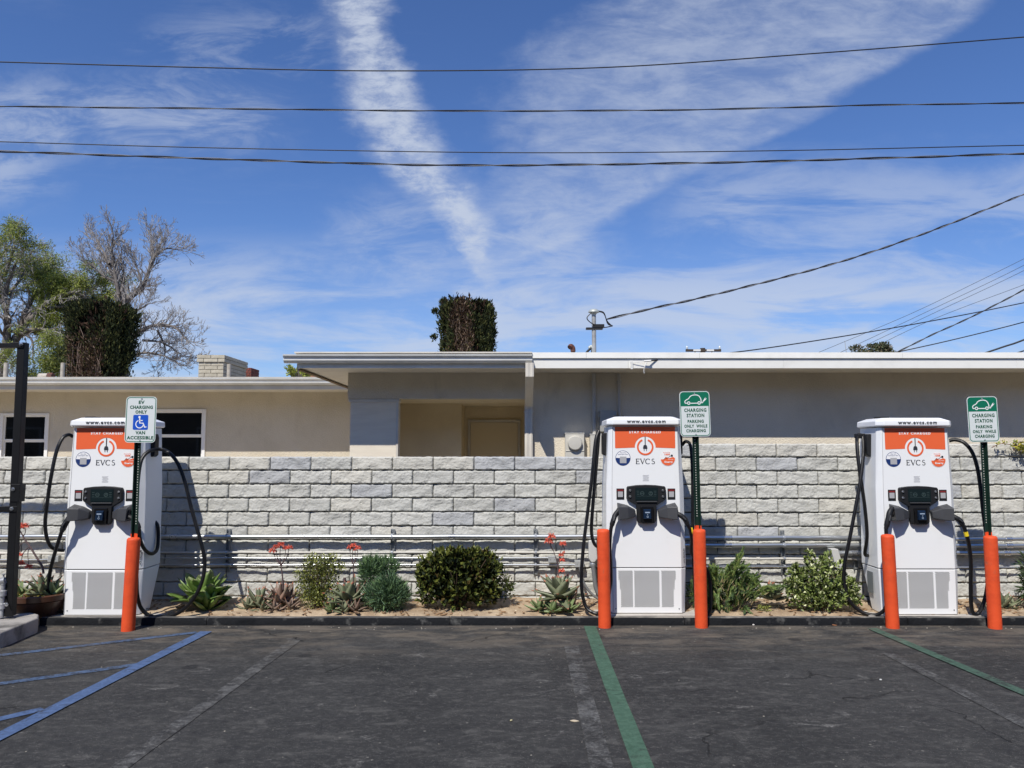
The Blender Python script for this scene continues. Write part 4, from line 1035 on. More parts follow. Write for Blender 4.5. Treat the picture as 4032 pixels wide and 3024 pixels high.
def cable(root, pts, Y0, r=.0185, label=None, mt=M_cable):
    q = [P(a, b, Y0 + d) - root.location for a, b, d in pts]
    g = MB(); g.tube(catmull(q, 9), r, 9); o = g.build('charging_cable', mt, root, smooth=True)
    if label: o['label'] = label
    return o
def handle(root, pts, Y0, s=1.0):
    q = [P(a, b, Y0 + d) - root.location for a, b, d in pts]
    c = catmull(q, 6); n = len(c) - 1
    rr = []
    for i in range(n + 1):
        t = i / n; rr.append(s * (.024 if t < .12 else (.019 + .007 * math.sin(t * 3.1)) if t < .62 else (.026 if t < .9 else .020)))
    g = MB(); g.tube(c, rr, 10)
    o = g.build('connector_handle', M_plast, root, smooth=True)
    g = MB(); a, b = c[int(n * .55)], c[int(n * .75)]; g.tube([a + Vector((0, -.03, .0)), b + Vector((0, -.034, 0))], [.008, .006], 8); g.build('release_button', M_plast2, o)
# crop helpers
k1 = lambda x, y, d: (x * .6631, 1500 + y * .6631, d)
k2 = lambda x, y, d: (2200 + x * .6028, 1500 + y * .6028, d)
k3 = lambda x, y, d: (3300 + x * .6327, 1500 + y * .6327, d)
# middle charger
Y0 = YC[1]
handle(c2, [k2(392, 845, -.085), k2(372, 870, -.10), k2(358, 905, -.12), k2(343, 955, -.12)], Y0)
cable(c2, [k2(262, 325, .2), k2(240, 400, .16), k2(215, 650, .10), k2(190, 850, .08), k2(160, 1100, .04), k2(148, 1320, .02), k2(172, 1462, .0), k2(222, 1512, -.04), k2(270, 1508, -.06), k2(318, 1430, -.08), k2(340, 1290, -.09), k2(334, 1100, -.11), k2(336, 1010, -.12), k2(344, 950, -.12)], Y0)
cable(c2, [k2(262, 325, .2), k2(256, 420, .18), k2(238, 640, .15), k2(220, 850, .14), k2(214, 985, .16), k2(230, 1058, .18), k2(262, 1085, .22), k2(300, 1080, .28)], Y0)
handle(c2, [k2(760, 862, -.085), k2(790, 875, -.11), k2(822, 900, -.12), k2(843, 940, -.12)], Y0)
cable(c2, [k2(805, 420, .22), k2(830, 395, .2), k2(856, 412, .17), k2(867, 480, .12), k2(874, 640, .10), k2(874, 850, .08), k2(878, 1050, .06), k2(884, 1250, .06), k2(896, 1420, .04), k2(930, 1520, .02), k2(978, 1520, .02), k2(996, 1430, .03), k2(975, 1250, .04), k2(905, 1170, .0), k2(866, 1120, -.04), k2(868, 1040, -.08), k2(858, 975, -.11), k2(843, 938, -.12)], Y0, .017)
cable(c2, [k2(862, 960, -.10), k2(866, 982, -.10), k2(868, 995, -.09)], Y0, .0205, 'yellow warning band on the cable', mat('yellow_tape', (.80, .60, .02), .5))
# left charger
Y0 = YC[0]
handle(c1, [k1(418, 798, -.085), k1(405, 820, -.10), k1(385, 855, -.11), k1(366, 895, -.11)], Y0, 1.1)
cable(c1, [k1(432, 330, .2), k1(408, 320, .16), k1(372, 340, .10), k1(335, 420, .05), k1(303, 570, .0), k1(278, 740, .0), k1(268, 860, .02), k1(284, 950, .06), k1(320, 996, .12), k1(380, 1006, .2)], Y0)
cable(c1, [k1(368, 890, -.11), k1(345, 960, -.09), k1(315, 1060, -.05), k1(293, 1160, .0), k1(287, 1260, .02), k1(303, 1320, .02), k1(335, 1356, .04), k1(385, 1376, .10)], Y0)
handle(c1, [k1(765, 806, -.085), k1(792, 822, -.10), k1(815, 850, -.11), k1(826, 885, -.11)], Y0, 1.0)
cable(c1, [k1(826, 880, -.11), k1(832, 940, -.08), k1(858, 1000, .0), k1(900, 1026, .12), k1(932, 1000, .26), k1(940, 930, .30), k1(936, 860, .30), k1(915, 830, .30)], Y0)
cable(c1, [k1(812, 1200, -.12), k1(806, 1000, -.12), k1(812, 700, -.10), k1(825, 540, -.08), k1(845, 458, -.04), k1(890, 416, .02), k1(955, 406, .10), k1(1010, 432, .08), k1(1058, 495, .06), k1(1098, 600, .05), k1(1130, 730, .04), k1(1165, 860, .03), k1(1202, 990, .02), k1(1216, 1090, .02), k1(1200, 1190, .0), k1(1158, 1280, -.02), k1(1100, 1348, -.02), k1(1030, 1390, -.01), k1(950, 1402, -.01), k1(885, 1392, -.01), k1(835, 1345, -.05), k1(815, 1270, -.10), k1(812, 1200, -.12)], Y0, .019)
# right charger
Y0 = YC[2]
handle(c3, [k3(338, 790, -.085), k3(322, 815, -.11), k3(312, 860, -.12), k3(298, 920, -.12)], Y0, 1.05)
cable(c3, [k3(140, 335, .3), k3(118, 350, .28), k3(124, 480, .22), k3(146, 640, .18), k3(168, 800, .16), k3(180, 960, .16), k3(168, 1075, .22), k3(195, 1085, .28)], Y0)
cable(c3, [k3(140, 335, .3), k3(155, 352, .26), k3(157, 450, .2), k3(142, 600, .14), k3(108, 790, .10), k3(72, 980, .08), k3(44, 1120, .08), k3(36, 1250, .08), k3(66, 1360, .05), k3(125, 1425, .03), k3(190, 1453, .0), k3(250, 1452, -.04), k3(300, 1400, -.08), k3(315, 1250, -.10), k3(306, 1080, -.12), k3(298, 915, -.12)], Y0)
g = MB(); q = P(*k3(118, 340, 0)[:2], Y0 + .3) - c3.location; g.box(q.x - .012, q.x + .07, -.05 + .3, .05 + .3, q.z - .03, q.z + .02); g.build('cable_hook', M_plast, c3, bevel=.008)
handle(c3, [k3(704, 835, -.085), k3(730, 850, -.11), k3(760, 870, -.12), k3(780, 905, -.12)], Y0, 1.0)
cable(c3, [k3(690, 372, .2), k3(730, 366, .17), k3(785, 385, .12), k3(835, 445, .08), k3(868, 545, .06), k3(888, 680, .05), k3(905, 830, .04), k3(928, 1000, .02), k3(938, 1180, .02), k3(918, 1340, .0), k3(885, 1428, -.02), k3(852, 1452, -.03), k3(830, 1410, -.04), k3(825, 1260, -.06), k3(826, 1130, -.08), k3(814, 1020, -.10), k3(798, 955, -.12), k3(781, 900, -.12)], Y0, .0195)
cable(c3, [k3(793, 938, -.12), k3(797, 952, -.12), k3(801, 966, -.12)], Y0, .0215, 'yellow warning band on the cable', mat('yellow_tape', (.80, .60, .02), .5))

# ================================================================== BOLLARDS AND SIGNS
M_bol = mat('orange_bollard_paint', (0.72, 0.085, 0.022), .6, col2=(0.60, 0.065, 0.018), ns=7, bump=.3, bs=45, thr=(.4, .75), spec=.3, col3=(.30, .12, .07), ns3=7, st3=(1, 1, .6), thr3=(.58, .68), a3=.6)
BOL = [((527, 2117), (504, 2488), 'leftmost orange bollard, in front of the left charger and carrying the wheelchair sign'),
       ((2375, 2084), (2381, 2466), 'orange bollard at the left foot of the middle charger'),
       ((2753, 2084), (2762, 2471), 'orange bollard right of the middle charger with a green sign post rising from it'),
       ((3494, 2105), (3515, 2477), 'orange bollard in front of the right charger'),
       ((3899, 2110), (3918, 2479), 'rightmost orange bollard with a green sign post rising from it')]
bol = []
for (a, b, lab) in BOL:
    Yb = min(G(*b).y + .058, 7.782); t_ = P(a[0], a[1], Yb); b_ = P(b[0], b[1] - 8, Yb); b_.z = -.01
    h = (t_ - b_).length; r = .0625
    g = MB(); n = 28; rings = []
    for rr, hh_ in ((r * 1.02, 0), (r, .02), (r, h * .3), (r, h * .6), (r * 1.0, h - .028), (r * .97, h - .012), (r * .80, h - .001), (r * .4, h + .003)):
        rings.append([(rr * math.cos(2 * math.pi * j / n), rr * math.sin(2 * math.pi * j / n), hh_) for j in range(n)])
    g.loft(rings); o = g.build('bollard', M_bol, smooth=True); o.location = b_
    d = (t_ - b_).normalized(); o.rotation_euler = Vector((0, 0, 1)).rotation_difference(d).to_euler()
    tag(o, lab, 'bollard', 'orange bollards guarding the chargers'); bol.append((o, t_, Yb))
M_sgreen = mat('sign_green', (0.004, 0.155, 0.085), .4); M_stext = mat('sign_green_print', (0.002, 0.085, 0.045), .4)
M_sblue = mat('sign_blue', (0.010, 0.085, 0.50), .4)
M_sface = mat('reflective_white', (0.66, 0.70, 0.69), .35, bump=.12, bs=260)
M_post = mat('dark_green_post', (0.006, 0.022, 0.015), .5, col2=(.010, .030, .022), ns=9, spec=.3)
M_zinc = mat('galvanised_steel', (0.46, 0.48, 0.50), .38, .55, col2=(.36, .38, .40), ns=12)
def rrect(w, h, r, n=6):
    pts = []
    for cx, cz, a0 in ((w / 2 - r, h / 2 - r, 0), (-w / 2 + r, h / 2 - r, 90), (-w / 2 + r, -h / 2 + r, 180), (w / 2 - r, -h / 2 + r, 270)):
        pts += [(cx + r * math.cos(R(a0 + 90 * i / n)), cz + r * math.sin(R(a0 + 90 * i / n))) for i in range(n + 1)]
    return pts
def sign(label, ctr, Y, tilt, ptop, pbot, kind):
    c = P(*ctr, Y); t = thing('parking_sign', label, 'sign', c, 'small parking signs on green posts', rot=(0, R(tilt), 0))
    w, h = .305, .457
    g = MB(); g.prism_y(rrect(w, h, .038), 0, .003); g.build('plate', M_sface, t)
    g = MB(); g.ribbon(rrect(w - .020, h - .020, .030), .0065, -.0006, True); g.build('border', M_sgreen, t)
    if kind == 'ev':
        g = MB(); pts = [(x, z) for x, z in rrect(w - .022, h - .022, .028) if z > h / 2 - .06]
        zz = h / 2 - .150
        pts = [(w / 2 - .012, zz)] + [p for p in pts] + [(-w / 2 + .012, zz)]
        g.prism_y(pts, -.0005, -.0011); g.build('green_field', M_sgreen, t)
        g = MB(); cz = h / 2 - .085
        ln = lambda p, cl=False: g.ribbon([(x, cz + z) for x, z in p], .0085, -.0016, cl)
        def cr(p, n=5): return [(v.x, v.y) for v in catmull([Vector((a, b, 0)) for a, b in p], n)]
        ln(cr([(-.074, -.034), (-.094, -.034), (-.098, -.016), (-.084, -.002), (-.062, .010), (-.042, .034), (-.014, .046), (.022, .047), (.048, .034), (.064, .004), (.066, -.020), (.071, -.036)]))
        ln(cr([(.071, -.036), (.080, -.030), (.088, -.018), (.096, -.004)]))
        ln([(-.046, -.036), (.030, -.036)])
        g.disc(-.060, cz - .034, .017, -.0016, r2=.0085, seg=18); g.disc(.045, cz - .034, .017, -.0016, r2=.0085, seg=18)
        g.prism_y([(.088, cz - .012), (.098, cz - .018), (.118, cz + .004), (.103, cz + .014)], -.0012, -.0020)
        g.ribbon([(.104, cz + .008), (.112, cz + .019)], .0038, -.0016); g.ribbon([(.113, cz + .001), (.122, cz + .011)], .0038, -.0016)
        g.build('car_symbol', M_wht, t)
        zr = lambda q: h / 2 - q * .457
        for s_, q, w_, sz in (('CHARGING', .418, .225, .046), ('STATION', .535, .178, .046), ('PARKING', .665, .163, .041), ('ONLY  WHILE', .770, .232, .041), ('CHARGING', .872, .197, .040)):
            text(s_, sz, M_stext, t, .004, -.0008, zr(q), width=w_, bold=.0016, spacing=1.15, cap=.0375 if sz > .043 else .033)
    else:
        for s_, q, w_, sz in (('EV', .125, .058, .040), ('CHARGING', .232, .228, .038), ('ONLY', .335, .115, .038), ('VAN', .785, .096, .040), ('ACCESSIBLE', .893, .262, .040)):
            text(s_, sz, M_stext, t, .002, -.0008, h / 2 - q * h, width=w_, bold=.0015, spacing=1.1, cap=.034)
        cz = h / 2 - .560 * h
        g = MB(); g.prism_y([(x, z + cz) for x, z in rrect(.150, .148, .012, 3)], -.0005, -.0011); g.build('blue_field', M_sblue, t)
        g = MB(); y = -.0016
        g.disc(-.012, cz + .052, .0115, y, seg=16)
        g.ribbon([(-.010, cz + .040), (-.006, cz - .008), (.026, cz - .008), (.044, cz - .050), (.060, cz - .043)], .012, y)
        g.ribbon([(-.008, cz + .018), (.022, cz + .018)], .009, y)
        g.disc(-.008, cz - .018, .042, y, r2=.033, a0=110, a1=345, seg=30)
        g.build('wheelchair_symbol', M_wht, t)
    for z in (h / 2 - .022, -h / 2 + .022):
        g = MB(); g.lathe([(.008, 0), (.007, -.004), (.002, -.005)], (0.002, -.0005, z), 10, 'y'); g.build('bolt', M_zinc, t)
    # perforated U-channel post
    a = P(*ptop, Y + .012) - c; b = P(*pbot, Y + .012) - c
    inv = Matrix.Rotation(-R(tilt), 3, 'Y')
    a = inv @ a; b = inv @ b; up = (a - b).normalized(); a = a + up * .40; b = b - up * .02
    def ring(p): return [(p.x - .033, p.y + .004, p.z), (p.x - .024, p.y + .004, p.z), (p.x - .016, p.y + .034, p.z), (p.x + .016, p.y + .034, p.z), (p.x + .024, p.y + .004, p.z), (p.x + .033, p.y + .004, p.z), (p.x + .033, p.y + .009, p.z), (p.x + .027, p.y + .009, p.z), (p.x + .019, p.y + .039, p.z), (p.x - .019, p.y + .039, p.z), (p.x - .027, p.y + .009, p.z), (p.x - .033, p.y + .009, p.z)]
    g = MB(); g.loft([ring(b), ring(a)]); g.build('post', M_post, t)
    g = MB(); L = (a - b).length; n = int(L / .0254)
    for i in range(n):
        p = b + up * (i + .5) * .0254
        if p.z > -h / 2 - .01 or i < 5: continue
        g.prism_y([(p.x + .0052 * math.cos(q * 1.0472), p.z + .0052 * math.sin(q * 1.0472)) for q in range(6)], p.y + .0335, p.y + .0325)
    o = g.build('bolt_holes', mat('daylit_hole', (.55, .55, .52), .8), t)
    o['kind'] = 'stuff'
    # paint splashes at the foot
    g = MB(); g.loft([ring(b + up * .0), [(x, y_ - .0006, z) for x, y_, z in ring(b + up * .045)]]); 
    for i, v in enumerate(g.v): g.v[i] = (v[0] * 1 + (v[0] - b.x) * .03, v[1] - .001, v[2])
    g.build('painted_foot', M_bol, t)
    return t
sign('white EV van accessible sign with blue wheelchair symbol in front of the left charger', (554, 1652), bol[0][2] - .01, .3, (541, 1745), (527, 2112), 'wc')
sign('green topped charging station sign right of the middle charger', (2736.5, 1629.5), bol[2][2] - .01, -.9, (2739, 1720), (2749, 2080), 'ev')
sign('green topped charging station sign farthest right, beside the yellow vine', (3871, 1650.5), bol[4][2] - .01, -1.0, (3876, 1742), (3894, 2106), 'ev')

# ================================================================== BLACK FRAME, PIPES, CONDUITS
M_blkst = mat('black_powder_coat', (0.006, 0.006, 0.0065), .5, bump=.15, bs=80, spec=.3)
Yp = 7.55
t = thing('metal_frame', 'black square steel post and rails bolted together at the far left on the concrete island', 'frame', P(40, 2424, Yp))
L0 = t.location
def bar(name, a, b, w, dd, m=M_blkst, bev=.004):
    a = Vector(a); b = Vector(b); d = (b - a).normalized(); g = MB()
    ux = Vector((1, 0, 0)) if abs(d.z) > .5 else Vector((0, 0, 1)); uy = Vector((0, 1, 0))
    rings = [[p + ux * sx * w / 2 + uy * sy * dd / 2 for sx, sy in ((-1, -1), (1, -1), (1, 1), (-1, 1))] for p in (a, b)]
    g.loft(rings); return g.build(name, m, t, bevel=bev)
top = P(92, 1350, Yp) - L0
bar('post', (0, 0, 0), top, .074, .076)
q = P(70, 1940, Yp) - L0; bar('sleeve', q + Vector((0, 0, -.085)), q + Vector((0.004, 0, .085)), .090, .092)
q = P(92, 1361, Yp) - L0; bar('rail', q + Vector((-1.6, -.0, -.008)), q + Vector((-.044, 0, .0)), .048, .06)
bar('corner_bracket', q + Vector((-.10, -.045, 0)), q + Vector((.03, -.045, 0)), .055, .008)
q2 = P(66, 2003, Yp) - L0; bar('rail', q2 + Vector((-1.6, 0, -.004)), q2 + Vector((-.044, 0, 0)), .046, .06)
bar('corner_bracket', q2 + Vector((-.09, -.045, 0)), q2 + Vector((.035, -.045, 0)), .055, .008)
g = MB(); g.prism_y([(-.16, 0), (.06, 0), (.05, .03), (-.03, .2), (-.09, .17), (-.11, .06)], -.05, -.043); g.build('foot_plate', M_blkst, t)
for s_, (px, py) in enumerate(((83, 1355), (51, 1926), (46, 2003), (25, 2380))):
    q = P(px, py, Yp - .05) - L0; g = MB(); g.lathe([(.020, 0), (.020, -.003), (.012, -.004), (.012, -.012), (.004, -.013)], q, 12, 'y'); g.build('bolt', M_chrome, t)
# silver valve pipes
t = thing('standpipe', 'silver pipe fitting rising from the concrete island at the far left edge', 'pipe', P(5, 2432, 7.50))
M_silver = mat('silver_painted_pipe', (.55, .56, .57), .4, .5, col2=(.36, .36, .36), ns=14)
g = MB(); g.lathe([(.020, 0), (.020, .08), (.034, .085), (.034, .13), (.022, .135), (.022, .20), (.036, .205), (.036, .25), (.020, .26), (.020, .31)], seg=14); g.build('riser', M_silver, t, smooth=True)
g = MB(); g.tube([(-.14, 0, .30), (-.02, 0, .34), (.02, 0, .35)], [.03, .034, .03], 12); g.build('valve_body', M_silver, t, smooth=True)
g = MB(); g.lathe([(.024, .31), (.024, .35), (.008, .36), (.008, .40), (.018, .405), (.018, .412)], seg=12); g.build('valve_stem', M_silver, t, smooth=True)

M_emt = mat('galvanised_conduit', (0.60, 0.62, 0.63), .30, .80, col2=(.50, .52, .53), ns=9, stretch=(.2, 1, 1))
M_pvc = mat('cream_painted_conduit', (0.60, 0.575, 0.51), .55, col2=(.52, .50, .45), ns=8, stretch=(.2, 1, 1))
M_strut = mat('strut_channel', (0.30, 0.32, 0.33), .5, .5)
def conduit(label, px0, px1, py, dia, Y, m, couplings=(), ends=None):
    a = P(px0, py, Y); b = P(px1, py, Y)
    t = thing('conduit', label, 'conduit', ((a.x + b.x) / 2, Y, a.z), 'pipes and conduits running along the block wall'); L0 = t.location
    g = MB(); n = 14; pts = [(a.x + (b.x - a.x) * i / n - L0.x, .0015 * math.sin(i * 1.7), .002 * math.sin(i * 2.3 + 1)) for i in range(n + 1)]
    g.tube(pts, dia / 2, 14); g.build('pipe', m, t, smooth=True)
    for pc in couplings:
        x = P(pc, py, Y).x - L0.x; r = dia / 2
        g = MB(); w = dia * .75; g.lathe([(r + .001, -w), (r + .006, -w + .002), (r + .006, -w * .35), (r + .003, -w * .3), (r + .003, w * .3), (r + .006, w * .35), (r + .006, w - .002), (r + .001, w)], (x, 0, 0), 14, 'x')
        g.box(x - w * .75, x - w * .5, -r - .016, -r, -.006, .006); g.box(x + w * .5, x + w * .75, -r - .016, -r, -.006, .006); g.build('coupling', M_chrome if dia > .03 else m, t, smooth=True)
    return t
YP = 8.67
conduit('thick pipe along the low wall, uppermost of four', -400, 2380, 2113, .050, YP, M_emt, (686, 1779))
conduit('cream painted thin conduit, second from the top on the low wall', 560, 2400, 2175.5, .023, YP + .012, M_pvc, (828, 2000))
conduit('thin bright conduit, third from the top on the low wall', 560, 2160, 2197, .018, YP + .014, M_emt, ())
conduit('thin bright conduit, lowest on the low wall', 560, 2300, 2224.5, .021, YP + .012, M_emt, (905, 1412, 2246))
conduit('short pipe on the wall behind the black post, upper one', -400, 262, 2179, .027, YP, M_pvc, ())
conduit('short thin conduit on the wall behind the black post, lower one', -400, 190, 2204, .018, YP + .01, M_emt, (178,))
conduit('uppermost thick pipe on the wall between the middle and right chargers', 2560, 3430, 2118, .054, YP, M_emt, (2867,))
conduit('second thick pipe on the wall between the middle and right chargers', 2560, 3430, 2147, .048, YP, M_emt, (2867,))
conduit('cream thin conduit on the wall between the middle and right chargers', 2560, 3430, 2200, .025, YP + .012, M_pvc, (2985,))
conduit('lowest thin conduit on the wall between the middle and right chargers', 2560, 3300, 2230.5, .018, YP + .012, M_emt, ())
conduit('thick stub pipe entering the slanted grey box left of the right charger', 3300, 3430, 2178, .056, YP - .01, M_emt, (3365,))
conduit('uppermost thick pipe right of the right charger', 3600, 4300, 2123, .045, YP, M_emt, (3971,))
conduit('middle thick pipe right of the right charger', 3600, 4300, 2148.5, .050, YP, M_emt, (3972,))
conduit('lowest thick pipe right of the right charger', 3600, 4300, 2177, .050, YP, M_emt, (3962,))
conduit('single thin conduit low on the wall right of the right charger', 3440, 4300, 2234.5, .019, YP + .012, M_emt, ())
def strut(label, px, py0, py1, clamps):
    a = P(px, py0, YP + .07); b = P(px, py1, YP + .07)
    t = thing('wall_bracket', label, 'bracket', (a.x, YP + .05, b.z), 'slotted steel brackets holding the conduits'); H = a.z - b.z
    g = MB(); g.box(-.021, .021, .018, .022, 0, H); g.box(-.021, -.017, -.012, .018, 0, H); g.box(.017, .021, -.012, .018, 0, H); g.build('channel', M_strut, t)
    for i, (cz, d) in enumerate(clamps):
        z = P(px, cz, YP).z - b.z; r = d / 2 + .004
        pts = [(0, -.05 + .0, z)]
        g = MB(); arc = [(r * math.cos(R(a_)), r * math.sin(R(a_))) for a_ in range(-90, 91, 30)]
        o2 = [(-.012, -.05 - x_, z + z_) for x_, z_ in arc]; 
        for i_ in range(len(arc) - 1):
            (xa, za), (xb, zb2) = arc[i_], arc[i_ + 1]
            g.loft([[(-.012, -.05 - xa, z + za), (.012, -.05 - xa, z + za), (.012, -.05 - xa * .85, z + za * .85), (-.012, -.05 - xa * .85, z + za * .85)],
                    [(-.012, -.05 - xb, z + zb2), (.012, -.05 - xb, z + zb2), (.012, -.05 - xb * .85, z + zb2 * .85), (-.012, -.05 - xb * .85, z + zb2 * .85)]])
        g.box(-.012, .012, -.052, -.005, z + r * .8, z + r + .004); g.box(-.012, .012, -.052, -.005, z - r - .004, z - r * .8)
        g.build('clamp', M_zinc, t)
    g = MB(); g.lathe([(.009, 0), (.009, -.006), (.003, -.007)], (0, .018, H - .02), 8, 'y'); g.build('bolt', M_chrome, t)
    return t
cl = ((2113, .05), (2175.5, .023), (2197, .018), (2224.5, .021))
strut('bracket on the low wall just right of the agave', 903, 2083, 2250, cl)
strut('bracket on the low wall behind the blue green bush', 1548, 2083, 2258, cl)
strut('bracket on the low wall above the aloe left of the middle charger', 2108, 2083, 2262, cl)
strut('bracket on the wall above the variegated bush', 3077, 2088, 2262, ((2118, .054), (2147, .048), (2200, .025), (2230.5, .018)))
strut('short bracket on the wall left of the right charger', 3366, 2195, 2240, ((2200, .025),))
def jbox(label, p0, p1, Y, m, dep=.06, name='junction_box', slant=0):
    a = P(*p0, Y); b = P(*p1, Y); g = MB(); w = b.x - a.x; h = a.z - b.z
    if slant: g.loft([[(0, 0, h), (w * .62, 0, h), (w, 0, 0), (w * .38, 0, 0)], [(0, dep, h), (w * .62, dep, h), (w, dep, 0), (w * .38, dep, 0)]])
    else: g.box(0, w, 0, dep, 0, h)
    t = thing(name, label, 'junction box', (a.x, Y, b.z), 'grey junction boxes on the conduits'); g.build('housing', m, t, bevel=.004)
    g = MB(); 
    for x, z in ((w * .25, h * .5), (w * .75, h * .5)): g.lathe([(.005, 0), (.004, -.003)], (x, 0, z), 8, 'y')
    if not slant: g.build('cover_screw', M_strut, t)
    return t
M_jb = mat('zinc_box', (.46, .47, .46), .45, .3, col2=(.38, .40, .40), ns=9)
jbox('small square junction box on the conduits left of the left charger', (187, 2189), (229, 2213), YP - .02, M_jb)
jbox('square junction box on the conduit above the flowering aloe, right of its bracket', (2159, 2190), (2192, 2216), YP - .02, M_jb)
jbox('square junction box at the end of the conduit left of the middle charger', (2263, 2208), (2301, 2234), YP - .02, M_jb)
jbox('slanted pale grey cable box above the variegated bush', (3272, 2162), (3321, 2236), YP - .10, mat('pale_grey_box', (.52, .52, .50), .5), .12, slant=1)
t = thing('elbow_box', 'large grey conduit elbow box with flexible pipe left of the middle charger', 'junction box', P(2335, 2208, YP - .05)); L0 = t.location
g = MB(); g.loft([[(-.045, 0, .22), (.04, 0, .22), (.05, 0, .02), (.02, 0, -.02), (-.02, 0, -.02), (-.045, 0, .02)], [(-.045, .08, .22), (.04, .08, .22), (.05, .08, .02), (.02, .08, -.02), (-.02, .08, -.02), (-.045, .08, .02)]]); g.build('housing', mat('pale_grey_box', (.52, .52, .50), .5), t, bevel=.01)
g = MB(); g.lathe([(.030, -.07), (.034, -.06), (.034, -.03), (.026, -.02)], (.0, .04, 0), 14); g.build('locknut', M_zinc, t, smooth=True)
g = MB(); q = [P(a_, b_, YP - .02) - L0 for a_, b_ in ((2335, 2225), (2340, 2270), (2348, 2320), (2368, 2352), (2400, 2370))]; g.tube(catmull(q, 8), .024, 10); g.build('flexible_pipe', mat('grey_flex', (.16, .165, .17), .55), t, smooth=True)
t = thing('flexible_conduit', 'thin grey flexible pipe hanging from the square box left of the middle charger', 'pipe', P(2285, 2235, YP - .02)); L0 = t.location
g = MB(); q = [P(a_, b_, YP - .03) - L0 for a_, b_ in ((2284, 2236), (2296, 2290), (2322, 2330), (2352, 2355), (2400, 2380))]; g.tube(catmull(q, 8), .015, 10); g.build('pipe', mat('grey_flex', (.16, .165, .17), .55), t, smooth=True)
t = thing('flexible_conduit', 'grey flexible pipe curving from behind the variegated bush to the right charger', 'pipe', P(3385, 2330, YP - .12)); L0 = t.location
g = MB(); q = [P(a_, b_, YP - .16) - L0 for a_, b_ in ((3310, 2236), (3330, 2290), (3370, 2335), (3420, 2365), (3470, 2372))]; g.tube(catmull(q, 8), .022, 10); g.build('pipe', mat('grey_flex', (.16, .165, .17), .55), t, smooth=True)

# ================================================================== PLANTS
def leaf_shape(L, W_, th, curl, seg=8, fold=.25, broad=False):
    """thick tapering leaf from origin along +Y, curling up (+Z)"""
    g = MB(); rings = []
    for i in range(seg + 1):
        u = i / seg
        w = (W_ * max(.48 * (1 - u * .5), math.sin(math.pi * min(1, u ** 1.15)) ** .75 if broad else (1 - u ** 1.9) * (.92 + .25 * u)) * (1 if u < .97 else .1) + .0006) if u < 1 else .0008
        y = L * (u - .08 * u * u); z = curl * L * u * u
        t_ = th * (1 - u * .85)
        rings.append([(-w / 2, y, z + fold * w * .5), (-w * .25, y, z + fold * w * .12), (0, y, z), (w * .25, y, z + fold * w * .12), (w / 2, y, z + fold * w * .5), (w * .2, y, z - t_ * .8), (0, y, z - t_), (-w * .2, y, z - t_ * .8)])
    g.loft(rings); g.mi = []
    for i in range(len(g.f)):
        s_ = i // 8; g.mi.append(1 if (s_ >= seg - 1 and i < seg * 8) else 0)
    return g
def rosette(root, n, L, W_, mats, meshes, center=(0, 0, 0), e0=80, e1=8, squash=1.0, jit=8, name='leaf', rot0=0):
    for i in range(n):
        f = i / (n - 1); az = rot0 + i * 137.5 + rnd.uniform(-jit, jit); el = e0 + (e1 - e0) * f ** .85 + rnd.uniform(-jit, jit) * .6
        s_ = (0.55 + .45 * math.sin(min(1, f * 1.35 + .15) * math.pi * .55)) * rnd.uniform(.88, 1.08)
        me_ = meshes[rnd.randrange(len(meshes))]
        o = bpy.data.objects.new(name, me_); C.objects.link(o); o.parent = root
        o.scale = (s_, s_, s_)
        q = Quaternion((0, 0, 1), R(az)) @ Quaternion((1, 0, 0), R(el)) @ Quaternion((0, 1, 0), R(rnd.uniform(-12, 12)))
        o.rotation_mode = 'QUATERNION'; o.rotation_quaternion = q
        d = Vector((-math.sin(R(az)), math.cos(R(az)), 0)); o.location = Vector(center) + d * .012 * f * 3 + Vector((0, 0, .05 * (1 - f)))
def leaf_set(nm, L, W_, th, mats, curls=(.25, .4, .1, -.05), fold=.35, broad=False):
    out = []
    for c_ in curls:
        me_ = leaf_shape(L, W_ * rnd.uniform(.9, 1.1), th, c_, fold=fold, broad=broad).mesh(nm, mats); me_.shade_smooth(); out.append(me_)
    return out
M_ag = mat('agave_green', (0.12, 0.205, 0.045), .42, col2=(.17, .27, .06), ns=7, rand=.18, trans=.12)
M_agt = mat('agave_tip', (0.16, 0.20, 0.07), .5, rand=.2)
M_al = mat('aloe_grey_green', (0.145, 0.175, 0.100), .5, col2=(.21, .215, .13), ns=14, rand=.22, trans=.08)
M_alp = mat('aloe_mauve_green', (0.20, 0.160, 0.120), .5, col2=(.27, .17, .13), ns=12, rand=.22, trans=.08)
M_alt = mat('aloe_rosy_tip', (0.34, 0.13, 0.075), .5, rand=.25)
M_alg = mat('aloe_fresh_green', (0.15, 0.215, 0.08), .5, col2=(.21, .26, .12), ns=12, rand=.2, trans=.1)
M_stalk = mat('mauve_flower_stalk', (0.10, 0.065, 0.065), .7)
M_flo = mat('coral_flower', (0.72, 0.110, 0.065), .55, rand=.15, trans=.2)
M_flo2 = mat('salmon_flower', (0.78, 0.20, 0.12), .55, trans=.2)
def soil_at(px, py_base):   # ground position in the bed under a base pixel
    q = G(px, py_base, .095); return q
# broad leaved agave
q = soil_at(780, 2398)
t = thing('agave', 'large agave with broad glossy green leaves inside the loop of the left charger cable', 'agave', (q.x, 8.28, .085))
ls = leaf_set('leaf', .37, .165, .010, [M_ag, M_agt], (.15, .28, .05, -.12), .28, True)
rosette(t, 34, .5, .11, None, ls, (0, 0, .05), 86, 6, rot0=20, jit=10)
ls2 = leaf_set('leaf', .25, .125, .010, [M_ag, M_agt], (.2, .3), .3, True)
rosette(t, 14, .3, .09, None, ls2, (.10, -.10, .0), 70, 15, rot0=80)
